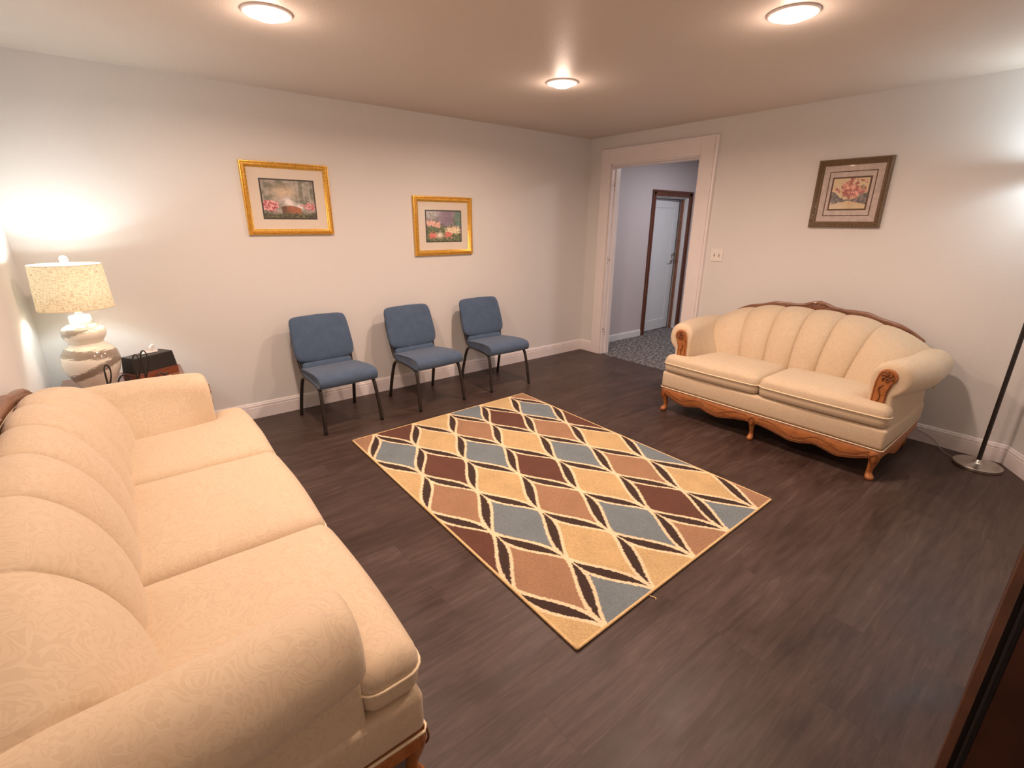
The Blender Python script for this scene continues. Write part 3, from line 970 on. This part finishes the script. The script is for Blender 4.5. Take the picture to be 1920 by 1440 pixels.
make_sofa('loveseat', (-1.03, -2.71, 0), math.radians(-90), .80, 2, 6, .545, .0, .038, .102, .0, .0,
          'cream channel back loveseat with two cushions and carved wood trim by the doorway wall', 'loveseat')
make_sofa('sofa', (-4.045, -2.175, 0), math.radians(90), 1.115, 3, 7, .87, .125, .043, .165, .024, -.018,
          'long cream damask sofa with three seat cushions along the left wall', 'sofa')

# ------------------------------------------------------------------ pictures
def frame_mesh(bm, w_, h_, fw_, prof, mi=0):
    """mitred moulding; prof = list of (inset 0..1, height off the wall)"""
    rings = []
    for a, d in prof:
        i = a * fw_
        rings.append([(-w_ / 2 + i, -d, -h_ / 2 + i), (w_ / 2 - i, -d, -h_ / 2 + i), (w_ / 2 - i, -d, h_ / 2 - i), (-w_ / 2 + i, -d, h_ / 2 - i)])
    loft(bm, rings, caps=False, mi=mi)

def paint(fn, w_, h_, nx, ny, name, parent, y):
    verts, cols = [], []
    for j in range(ny):
        for i in range(nx):
            u, v = i / (nx - 1), j / (ny - 1)
            verts.append(((u - .5) * w_, y, (v - .5) * h_)); c = fn(u, v)
            cols.append((*[min(max(x, 0), 1) for x in c], 1))
    faces = [(j * nx + i, j * nx + i + 1, (j + 1) * nx + i + 1, (j + 1) * nx + i) for j in range(ny - 1) for i in range(nx - 1)]
    me = bpy.data.meshes.new(name); me.from_pydata(verts, [], faces)
    ca = me.color_attributes.new('col', 'FLOAT_COLOR', 'POINT'); ca.data.foreach_set('color', np.array(cols, dtype=np.float32).ravel())
    me.materials.append(M['print'])
    o = bpy.data.objects.new(name, me); COL.objects.link(o); o.parent = parent
    return o
M['print'] = attr_mat('print_under_glass', .5, 0, coat=1.0)
M['mat1'] = mat('cream_mat_board', (0.74, 0.66, 0.56), .7, coat=1.0, nscale=4, var=.01)
M['mat1'].node_tree.nodes['Principled BSDF'].inputs['Coat Roughness'].default_value = .02
M['mat2'] = mat('mottled_mat_board', (0.56, 0.47, 0.43), .7, coat=.4, nscale=28, var=.14)
M['matdark'] = mat('dark_inner_mat', (0.045, 0.04, 0.035), .6, coat=.5)
M['matbrown'] = mat('brown_inner_mat', (0.11, 0.055, 0.032), .6)

def nz(u, v, s, k=0, o=4):
    t, a = 0, 1
    for i in range(o):
        t += a * mnoise.noise(Vector((u * s, v * s, k * 7.3 + i * 11))); s *= 2.1; a *= .55
    return t
def mixc(a, b_, f):
    f = min(max(f, 0), 1); return tuple(x + (y - x) * f for x, y in zip(a, b_))
def art1(u, v):
    base = mixc((.16, .17, .13), (.42, .38, .34), .5 + nz(u, v, 6, 1))
    glow = math.exp(-((u - .42) ** 2 / .05 + (v - .68) ** 2 / .03))
    base = mixc(base, (.72, .55, .38), glow * .8 + .3 * nz(u, v, 20, 2) * glow)
    for tx in (.60, .68, .80, .91):
        k_ = math.exp(-((u - tx - .02 * nz(0, v, 4, tx * 5)) / .013) ** 2) * min(1, max(0, (v - .36) * 5))
        base = mixc(base, (.52, .52, .49), k_ * (.5 + .5 * nz(u, v, 30, 8)))
    st = math.exp(-((u - .52 - .05 * math.sin(v * 9)) / (.10 + .05 * nz(u, v, 9, 3))) ** 2) * math.exp(-((v - .42) / .13) ** 2)
    base = mixc(base, (.84, .78, .78), min(1, st * 1.3))
    base = mixc(base, (.90, .90, .92), math.exp(-((u - .70) / .06) ** 2 - ((v - .30) / .07) ** 2) * 1.2)
    arc = .33 - 1.3 * (u - .50) ** 2 + .01 * nz(u, v, 20, 9)
    if .34 < u < .72 and v < arc: base = mixc((.13, .07, .04), (.45, .15, .07), min(1, max(0, (u - .40) * 8)) * (.8 + .6 * nz(u, v * 3, 12, 4)))
    fl = math.exp(-((u - .12) / .17) ** 2 - ((v - .32) / .15) ** 2) + .35 * nz(u, v, 9, 31)
    if fl > .38: base = mixc((.40, .07, .09), (.86, .46, .46), .5 + 1.5 * nz(u, v, 26, 5) + (v - .3))
    fr_ = math.exp(-((u - .90) / .16) ** 2 - ((v - .32) / .11) ** 2) + .35 * nz(u, v, 9, 33)
    if fr_ > .42: base = mixc((.42, .12, .13), (.80, .46, .46), .5 + 1.3 * nz(u, v, 24, 6))
    lo_ = min(1, max(0, (.17 + .05 * nz(u, v, 7, 35) - v) * 14))
    return mixc(base, mixc((.03, .04, .025), (.20, .17, .09), .4 + nz(u, v, 18, 7)), lo_)
def art2(u, v):
    base = mixc((.10, .12, .09), (.32, .27, .28), .5 + 1.2 * nz(u, v, 7, 11))
    def sm(x): return min(1, max(0, x))
    e1 = .09 * nz(u, v, 6, 41)
    base = mixc(base, (.62, .60, .60), sm((v - .72 + e1) * 6) * sm((.62 - u + e1) * 5) * (.6 + .5 * nz(u, v, 12, 14)))
    base = mixc(base, (.27, .20, .30), sm((v - .50 + e1) * 8) * sm((u - .30 + e1) * 6) * sm((.82 - u) * 8) * .8)
    base = mixc(base, (.13, .27, .22), sm((u - .76 + e1) * 10) * sm((v - .42) * 8) * (.8 + .5 * nz(u, v, 14, 12)))
    base = mixc(base, mixc((.06, .09, .045), (.22, .25, .12), .5 + nz(u, v, 14, 13)), sm((.50 + .05 * math.sin(u * 6) + e1 - v) * 12))
    k_ = math.exp(-((v - .62 + .22 * u) / .09) ** 2) * sm((.52 - u) * 6)
    if k_ + .5 * nz(u, v, 18, 15) > .45: base = mixc((.66, .28, .20), (.93, .64, .54), .5 + 1.2 * nz(u, v, 34, 16))
    k_ = math.exp(-((u - .78) / .28) ** 2 - ((v - .36) / .14) ** 2)
    if k_ + .5 * nz(u, v, 20, 17) > .5: base = mixc((.68, .48, .24), (.96, .86, .64), .5 + 1.3 * nz(u, v, 36, 18))
    k_ = math.exp(-((u - .16) / .15) ** 2 - ((v - .18) / .11) ** 2) + math.exp(-((u - .60) / .11) ** 2 - ((v - .22) / .12) ** 2)
    if k_ + .5 * nz(u, v, 16, 19) > .45: base = mixc((.52, .06, .05), (.88, .34, .26), .5 + 1.2 * nz(u, v, 30, 20))
    g_ = math.exp(-((u - .37) ** 2 + (v - .2) ** 2) / .007); return mixc(base, (.98, .88, .68), g_ + .4 * g_ * nz(u, v, 30, 43))
def art3(u, v):
    base = mixc((.62, .46, .26), (.74, .60, .40), .5 + .5 * nz(u, v, 3, 21))
    if v < .58 - .25 * math.sin(u * PI) + .08 * nz(u, v, 6, 22) and v > .14 + .25 * max(0, .5 - abs(u - .5)): base = mixc((.075, .07, .08), (.24, .20, .18), .5 + 1.2 * nz(u, v, 11, 23))
    d = math.hypot((u - .50) / .34, (v - .62) / .30)
    if d < 1 + .8 * nz(u, v, 6, 24): base = mixc((.38, .10, .08), (.84, .42, .34), .55 + 1.5 * nz(u, v, 12, 25) - .3 * d)
    if abs(u - .52 - .1 * (v - .4)) < .018 and .3 < v < .6: base = (.30, .12, .09)
    if (u - .85) ** 2 + (v - .7) ** 2 < .006 and nz(u, v, 20, 26) > -.2: base = (.34, .28, .16)
    if v < .22 and u < .3 and nz(u, v, 14, 27) > .1: base = (.66, .55, .46)
    return base

def picture(loc, rz, w_, h_, fw_, mi, art, aw, ah, label, kind, offs=(0, 0)):
    r = empty('framed_picture', loc, rz, label, 'picture')
    bm = bmesh.new()
    if kind == 'gold':
        prof = [(0, 0), (0, .018), (.06, .024), (.16, .025), (.24, .020), (.34, .026), (.62, .027), (.72, .020), (.80, .019), (.86, .013), (1, .010), (1, .006)]
        frame_mesh(bm, w_, h_, fw_, prof)
        # rope beads along the moulding
        for (ax, L_, f0) in (('h', w_, 1), ('v', h_, 1)):
            for sg in (-1, 1):
                n = int(L_ / .0085)
                for k in range(n):
                    t = -L_ / 2 + fw_ * .5 + (L_ - fw_) * (k + .5) / n
                    c0 = (h_ / 2 if ax == 'h' else w_ / 2) - fw_ * .48
                    a_, b_ = (t - .004, c0 - .010), (t + .004, c0 + .010)
                    if ax == 'h': pts = [(a_[0], -.0265, sg * a_[1]), (t, -.0285, sg * c0), (b_[0], -.0265, sg * b_[1])]
                    else: pts = [(sg * a_[1], -.0265, a_[0]), (sg * c0, -.0285, t), (sg * b_[1], -.0265, b_[0])]
                    tube(bm, pts, .0022, 5)
        finish('frame', bm, M['gold'], r, auto=45)
    else:
        prof = [(0, 0), (0, .020), (.10, .030), (.22, .034), (.30, .030), (.68, .022), (.78, .024), (.86, .022), (1, .008), (1, .004)]
        frame_mesh(bm, w_, h_, fw_, prof)
        rnd = random.Random(5)
        for (ax, L_) in (('h', w_), ('v', h_)):
            for sg in (-1, 1):
                n = int(L_ / .032)
                for k in range(n):
                    t = -L_ / 2 + fw_ * .6 + (L_ - fw_ * 1.2) * (k + .5) / n
                    c0 = (h_ / 2 if ax == 'h' else w_ / 2) - fw_ * .46
                    pp = [(-.013, -.007), (-.004, .008), (.006, .006), (.008, -.004), (0, -.006), (.012, -.009), (.016, 0)]
                    P3 = []
                    for a_, b_ in pp:
                        aa, bb = t + a_, sg * (c0 + b_)
                        P3.append((aa, -.029, bb) if ax == 'h' else (bb, -.029, aa))
                    tube(bm, spline(P3, 3), .003, 5)
        finish('frame', bm, M['brownframe'], r, auto=45)
    iw, ih = w_ - 2 * fw_ * .93, h_ - 2 * fw_ * .93
    finish('mat_board', B((-iw / 2, iw / 2, -.007, -.003, -ih / 2, ih / 2)), mi, r)
    ox, oz = offs
    if kind == 'gold':
        o = finish('inner_mat', B((ox - aw / 2, ox + aw / 2, -.0085, -.0068, oz - ah / 2, oz + ah / 2)), M['matdark'], r)
        b_ = .010
    else:
        bm = bmesh.new()
        frame_mesh(bm, iw - .088, ih - .088, .006, [(0, .006), (0, .0085), (1, .0085), (1, .006)])
        finish('ruled_line', bm, M['matbrown'], r)
        o = finish('inner_mat', B((ox - aw / 2, ox + aw / 2, -.0085, -.0068, oz - ah / 2, oz + ah / 2)), M['matbrown'], r)
        b_ = .011
    p = paint(art, aw - 2 * b_, ah - 2 * b_, 190, int(190 * ah / aw), 'print', r, -.0092)
    p.location = (ox, 0, oz)
    return r
picture((-3.348, -0.002, 1.697), 0, .632, .516, .042, M['mat1'], art1, .397, .288,
        'larger looking gold framed woodland stream print on the left of the back wall', 'gold', (0, 0))
picture((-1.980, -0.002, 1.502), 0, .634, .526, .048, M['mat1'], art2, .392, .288,
        'gold framed flower garden print on the back wall, nearer the doorway', 'gold', (0, 0))
picture((-0.002, -2.698, 1.766), math.radians(-90), .488, .494, .045, M['mat2'], art3, .262, .240,
        'brown carved frame print of a pink tree above the loveseat', 'brown', (0, 0))

# ------------------------------------------------------------------ light switch
r = empty('light_switch', (-0.001, -1.694, 1.259), math.radians(-90), 'white double toggle switch plate on the wall beside the doorway casing', 'light switch')
finish('plate', B((-.06, .06, -.006, 0, -.058, .058)), M['plate'], r, bevel=.003)
for sx in (-.023, .023):
    tg = finish('toggle_slot', B((sx - .006, sx + .006, -.0068, -.0055, -.013, .013)), M['screw'], r)
    bm = B((sx - .0042, sx + .0042, -.017, -.006, -.002, .009)); finish('toggle', bm, M['plate'], r, bevel=.0015)
    for zz in (-.03, .03):
        bm = bmesh.new(); tube(bm, [(sx, -.0055, zz), (sx, -.0072, zz)], .003, 10); finish('screw', bm, M['plate'], r)

# ------------------------------------------------------------------ floor lamp
FLX, FLY = -0.205, -3.868
r = empty('floor_lamp', (FLX, FLY, 0), 0, 'black pole floor lamp with round brushed metal base beside the loveseat', 'floor lamp')
bm = bmesh.new(); lathe(bm, [(0.0001, .0), (.124, .0), (.128, .004), (.128, .020), (.125, .023), (.04, .026), (.026, .034), (.014, .052), (.0001, .052)], 64)
finish('base', bm, M['nickel'], r, auto=35)
bm = bmesh.new(); lathe(bm, [(0.0001, .045), (.0125, .045), (.0125, 1.78), (.0001, 1.78)], 20)
finish('pole', bm, M['black'], r, auto=35)
bm = bmesh.new(); lathe(bm, [(.118, 1.90), (.125, 1.84), (.123, 1.838), (.116, 1.898), (.118, 1.90)], 40)
finish('lamp_shade', bm, M['black'], r, auto=35)
bm = bmesh.new()
for k in range(3):
    a = k * 2 * PI / 3; tube(bm, [(0, 0, 1.78), (.119 * math.cos(a), .119 * math.sin(a), 1.85)], .003, 6)
finish('shade_spider', bm, M['black'], r)
bm = bmesh.new(); lathe(bm, [(.0001, 1.79), (.012, 1.79), (.016, 1.82), (.03, 1.85), (.031, 1.87), (.02, 1.892), (.0001, 1.90)], 20)
finish('bulb', bm, M['bulb'], r, smooth=True)
ld = bpy.data.lights.new('floor_bulb', 'POINT'); ld.energy = P_FLOOR; ld.color = COOL; ld.shadow_soft_size = .035
lo = bpy.data.objects.new('floor_bulb', ld); COL.objects.link(lo); lo.parent = r; lo.location = (0, 0, 1.865)
uplight(r, 1.893, .09)
r = None
bm = bmesh.new()
tube(bm, spline([(-.20, -3.745, .012), (-.10, -3.66, .010), (-.03, -3.60, .04), (-.022, -3.54, .07), (-.021, -3.46, .098), (-.022, -3.40, .10), (-.03, -3.3, .02), (-.03, -3.1, .006)], 8), .0028, 6)
tag(finish('power_cord', bm, M['cord'], smooth=True), 'thin lamp cord running along the baseboard behind the loveseat', 'cord')

# ------------------------------------------------------------------ end table
TZ = .56
tx0, tx1, ty0, ty1 = -4.90, -4.262, -.715, -.085
r = empty('end_table', ((tx0 + tx1) / 2, (ty0 + ty1) / 2, 0), 0, 'reddish brown wooden end table in the corner behind the sofa arm', 'table')
hx, hy = (tx1 - tx0) / 2, (ty1 - ty0) / 2
finish('table_top', B((-hx, hx, -hy, hy, TZ - .028, TZ)), M['table'], r, bevel=.006, seg=3)
bm = B((-hx + .04, hx - .04, -hy + .04, -hy + .06, TZ - .11, TZ - .028), (-hx + .04, hx - .04, hy - .06, hy - .04, TZ - .11, TZ - .028),
       (-hx + .04, -hx + .06, -hy + .06, hy - .06, TZ - .11, TZ - .028), (hx - .06, hx - .04, -hy + .06, hy - .06, TZ - .11, TZ - .028))
finish('table_apron', bm, M['table'], r, bevel=.002)
for sx in (-1, 1):
    for sy in (-1, 1):
        bm = bmesh.new()
        loft(bm, [[(sx * (hx - .05) + a * w_, sy * (hy - .05) + b_ * w_, z) for a, b_ in ((-1, -1), (1, -1), (1, 1), (-1, 1))] for z, w_ in ((0, .014), (.3, .02), (TZ - .028, .024))])
        finish('leg', bm, M['table'], r, bevel=.003)

# ------------------------------------------------------------------ table lamp
LX, LY = -4.712, -.385
r = empty('table_lamp', (LX, LY, TZ), 0, 'cream gourd shaped ceramic lamp with brown brush strokes and a lit linen shade', 'lamp')
prof = [(.0001, .0), (.075, .0), (.082, .006), (.084, .016), (.098, .045), (.124, .095), (.140, .145), (.142, .18), (.134, .222), (.112, .255), (.088, .272), (.080, .283),
        (.086, .295), (.100, .315), (.106, .338), (.104, .358), (.092, .380), (.068, .394), (.056, .398), (.052, .404), (.052, .440), (.048, .445), (.0001, .445)]
bm = bmesh.new(); lathe(bm, prof, 56)
finish('lamp_body', bm, M['ceramic'], r, auto=50)
bm = bmesh.new(); lathe(bm, [(.0001, .445), (.026, .445), (.026, .450), (.014, .456), (.018, .466), (.013, .478), (.017, .486), (.017, .53), (.0001, .53)], 24)
finish('socket', bm, M['nickel'], r, auto=40)
RB, RT, ZB, ZT = .176, .164, .492, .738
SEG = 64
bm = bmesh.new()
uvl = bm.loops.layers.uv.new('UVMap')
rows = 6
R = [[bm.verts.new(((RB + (RT - RB) * j / rows) * math.cos(2 * PI * i / SEG), (RB + (RT - RB) * j / rows) * math.sin(2 * PI * i / SEG), ZB + (ZT - ZB) * j / rows)) for i in range(SEG)] for j in range(rows + 1)]
for j in range(rows):
    for i in range(SEG):
        f = bm.faces.new((R[j][i], R[j][(i + 1) % SEG], R[j + 1][(i + 1) % SEG], R[j + 1][i]))
        for lp, (u, v) in zip(f.loops, ((i, j), (i + 1, j), (i + 1, j + 1), (i, j + 1))): lp[uvl].uv = (u / SEG * 4, v / rows)
sh = finish('lamp_shade', bm, M['linen'], r, smooth=True)
for rr, zz in ((RB, ZB), (RT, ZT)):
    bm = bmesh.new()
    tube(bm, [(rr * math.cos(2 * PI * i / SEG), rr * math.sin(2 * PI * i / SEG), zz) for i in range(SEG)], .0022, 6, closed=True)
    finish('shade_rim', bm, M['welt'], sh, smooth=True)
bm = bmesh.new()
for k in range(3):
    a = k * 2 * PI / 3 + .5
    tube(bm, [(0, 0, ZT - .012), (RT * math.cos(a), RT * math.sin(a), ZT - .003)], .0018, 6)
for s in (-1, 1):
    tube(bm, spline([(0, s * .012, .50), (0, s * .055, .56), (0, s * .058, .64), (0, s * .03, .71), (0, 0, ZT - .012)], 5), .0016, 6)
finish('harp', bm, M['nickel'], r, smooth=True)
bm = bmesh.new(); lathe(bm, [(.0001, ZT - .012), (.006, ZT - .012), (.006, ZT + .004), (.010, ZT + .006), (.019, ZT + .016), (.0215, ZT + .028), (.018, ZT + .041), (.009, ZT + .049), (.0001, ZT + .051)], 24)
tag(finish('finial', bm, M['glass'], r, smooth=True), 'clear glass ball finial')
bm = bmesh.new(); lathe(bm, [(.0001, .53), (.014, .53), (.018, .56), (.030, .59), (.031, .61), (.022, .632), (.0001, .64)], 20)
finish('bulb', bm, M['bulb'], r, smooth=True)
ld = bpy.data.lights.new('table_bulb', 'POINT'); ld.energy = P_TABLE; ld.color = COOL; ld.shadow_soft_size = .04
lo = bpy.data.objects.new('table_bulb', ld); COL.objects.link(lo); lo.parent = r; lo.location = (0, 0, .615)
uplight(r, ZT - .035, .12)

# ------------------------------------------------------------------ things on the end table
ANG = math.radians(30)
r = empty('wooden_box', (-4.437, -.287, TZ), math.radians(31), 'small red brown wooden box under the black tissue box cover', 'box')
r2 = empty('tissue_box', (-4.437, -.285, TZ + .0455), math.radians(31), 'black tissue box cover with a white tissue poking out, on the end table', 'tissue box')
finish('box_body', B((-.136, .136, -.068, .068, 0, .038)), M['redwood'], r, bevel=.003)
finish('box_lid', B((-.138, .138, -.070, .070, .038, .0455)), M['redwood'], r, bevel=.002)
bm = bmesh.new()
loft(bm, [[(a * w_, b_ * d_, z) for a, b_ in ((-1, -1), (1, -1), (1, 1), (-1, 1))] for z, w_, d_ in ((0, .134, .067), (.100, .125, .060), (.102, .119, .054))])
finish('cover', bm, M['leather'], r2, bevel=.003)
bm = bmesh.new()
pts = [(math.cos(2 * PI * k / 24) * .062, math.sin(2 * PI * k / 24) * .018) for k in range(24)]
prism(bm, pts, .1015, .1032)
tag(finish('slot', bm, M['dark'], r2), 'dark oval slot in the top')
bm = bmesh.new()
rings = []
for k in range(9):
    t = k / 8
    w_ = (.050 * (1 - t) + .008) * (1 + .15 * math.sin(7 * t))
    ring = []
    for i in range(14):
        a = 2 * PI * i / 14
        ring.append((.012 + .030 * t + w_ * math.cos(a), .004 * math.sin(5 * t) + (.010 * (1 - .6 * t)) * math.sin(a) + .004 * math.sin(3 * a + 5 * t), 0.1025 + .052 * t ** 1.1 + .004 * math.sin(2 * a)))
    rings.append(ring)
loft(bm, rings)
tag(finish('tissue', bm, M['paper'], r2, smooth=True), 'white paper tissue')

# folded paper in front
r = empty('paper_stack', (-4.375, -.435, TZ), math.radians(24), 'small beige folded paper lying before the tissue box', 'paper')
finish('folded_paper', B((-.05, .05, -.03, .03, 0, .010)), mat('beige_card', (.62, .50, .36), .8), r, bevel=.002)

# scripted metal word
sg = empty('word_sign', (-4.655, -.612, TZ), math.radians(11), 'black wire word sign reading hello on the end table', 'sign')
def letter(name, strokes, x, s, rr=.0042):
    bm = bmesh.new()
    for st in strokes:
        sp_ = spline([(x + a * s, .002 * math.sin(i * 1.7), b_ * s + .006) for i, (a, b_) in enumerate(st)], 7)
        n = len(sp_)
        tube(bm, sp_, [rr * (.75 + .45 * abs(math.sin(3 * PI * i / n))) for i in range(n)], 8)
    finish(name, bm, M['iron'], sg, smooth=True)
loopL = [(-.25, .18), (-.02, .42), (.16, .95), (.20, 1.45), (.10, 1.66), (-.02, 1.45), (-.04, .8), (-.02, .25), (.08, 0.0), (.25, .06), (.40, .28)]
letter('letter_h', [[(-.25, .10), (0, .40), (.20, .95), (.24, 1.45), (.12, 1.66), (0, 1.45), (-.02, .8), (-.02, 0.0)], [(-.02, .15), (.12, .50), (.26, .56), (.32, .40), (.30, .12), (.38, .0), (.55, .12)]], 0.0, .105)
letter('letter_e', [[(-.10, .12), (.12, .26), (.32, .46), (.26, .66), (.08, .60), (-.04, .34), (.04, .06), (.26, 0), (.50, .16)]], .052, .150)
letter('letter_l', [loopL], .145, .125)
letter('letter_l', [loopL], .187, .135)
letter('letter_o', [[(-.10, .28), (-.02, .06), (.16, 0), (.34, .16), (.36, .42), (.20, .58), (.02, .46), (-.03, .22), (.10, .02)], [(.22, .57), (.34, .46), (.52, .52)]], .240, .120)

# ------------------------------------------------------------------ dark cabinet at the right of the camera
cx0, cx1, cyf, cyb, ch_ = -3.05, -2.15, -4.190, -4.62, 1.25
r = empty('dark_cabinet', ((cx0 + cx1) / 2, (cyf + cyb) / 2, 0), 0, 'dark mahogany cabinet side at the right edge nearest the viewer', 'cabinet')
ox_, oy_ = (cx0 + cx1) / 2, (cyf + cyb) / 2
def cb(*b): return (b[0] - ox_, b[1] - ox_, b[2] - oy_, b[3] - oy_, b[4], b[5])
finish('side_panel', B(cb(cx0 + .010, cx0 + .03, cyb, cyf - .045, .06, ch_ - .03)), M['cabinet'], r, bevel=.002)
finish('side_panel', B(cb(cx1 - .03, cx1 - .01, cyb, cyf - .045, .06, ch_ - .03)), M['cabinet'], r, bevel=.002)
finish('face_frame', B(cb(cx0, cx0 + .05, cyf - .020, cyf, .0, ch_ - .03), cb(cx1 - .05, cx1, cyf - .020, cyf, .0, ch_ - .03),
                       cb(cx0 + .05, cx1 - .05, cyf - .020, cyf, .0, .09), cb(cx0 + .05, cx1 - .05, cyf - .020, cyf, ch_ - .09, ch_ - .03)), M['cabinet2'], r, bevel=.003)
finish('groove_shade', B(cb(cx0 + .014, cx0 + .03, cyf - .046, cyf - .020, .0, ch_ - .03), cb(cx0 + .006, cx0 + .012, cyf - .036, cyf - .030, 0, ch_ - .03)), M['dark'], r, bevel=.001)  # near-black strips put the groove's shade into the colour
finish('back_panel', B(cb(cx0 + .03, cx1 - .03, cyb, cyb + .01, .06, ch_ - .03)), M['cabinet'], r)
finish('cabinet_top', B(cb(cx0 - .01, cx1 + .01, cyb, cyf + .001, ch_ - .03, ch_)), M['cabinet'], r, bevel=.004)
finish('plinth', B(cb(cx0 + .03, cx1 - .03, cyb + .01, cyf - .03, 0, .06)), M['cabinet'], r)
for a, b_ in ((cx0 + .052, (cx0 + cx1) / 2 - .002), ((cx0 + cx1) / 2 + .002, cx1 - .052)):
    d = finish('door', B(cb(a, b_, cyf - .018, cyf + .0, .092, ch_ - .092)), M['cabinet'], r, bevel=.003)
    kx = b_ - .03 if a < -2.7 else a + .03
    bm = bmesh.new(); lathe(bm, [(.0001, 0), (.006, 0), (.006, .012), (.013, .018), (.012, .026), (.0001, .028)], 16)
    for v in bm.verts: v.co = Vector((kx - ox_ + v.co.x, cyf - oy_ + v.co.z, .95 + v.co.y))
    finish('knob', bm, M['nickel'], d, smooth=True)
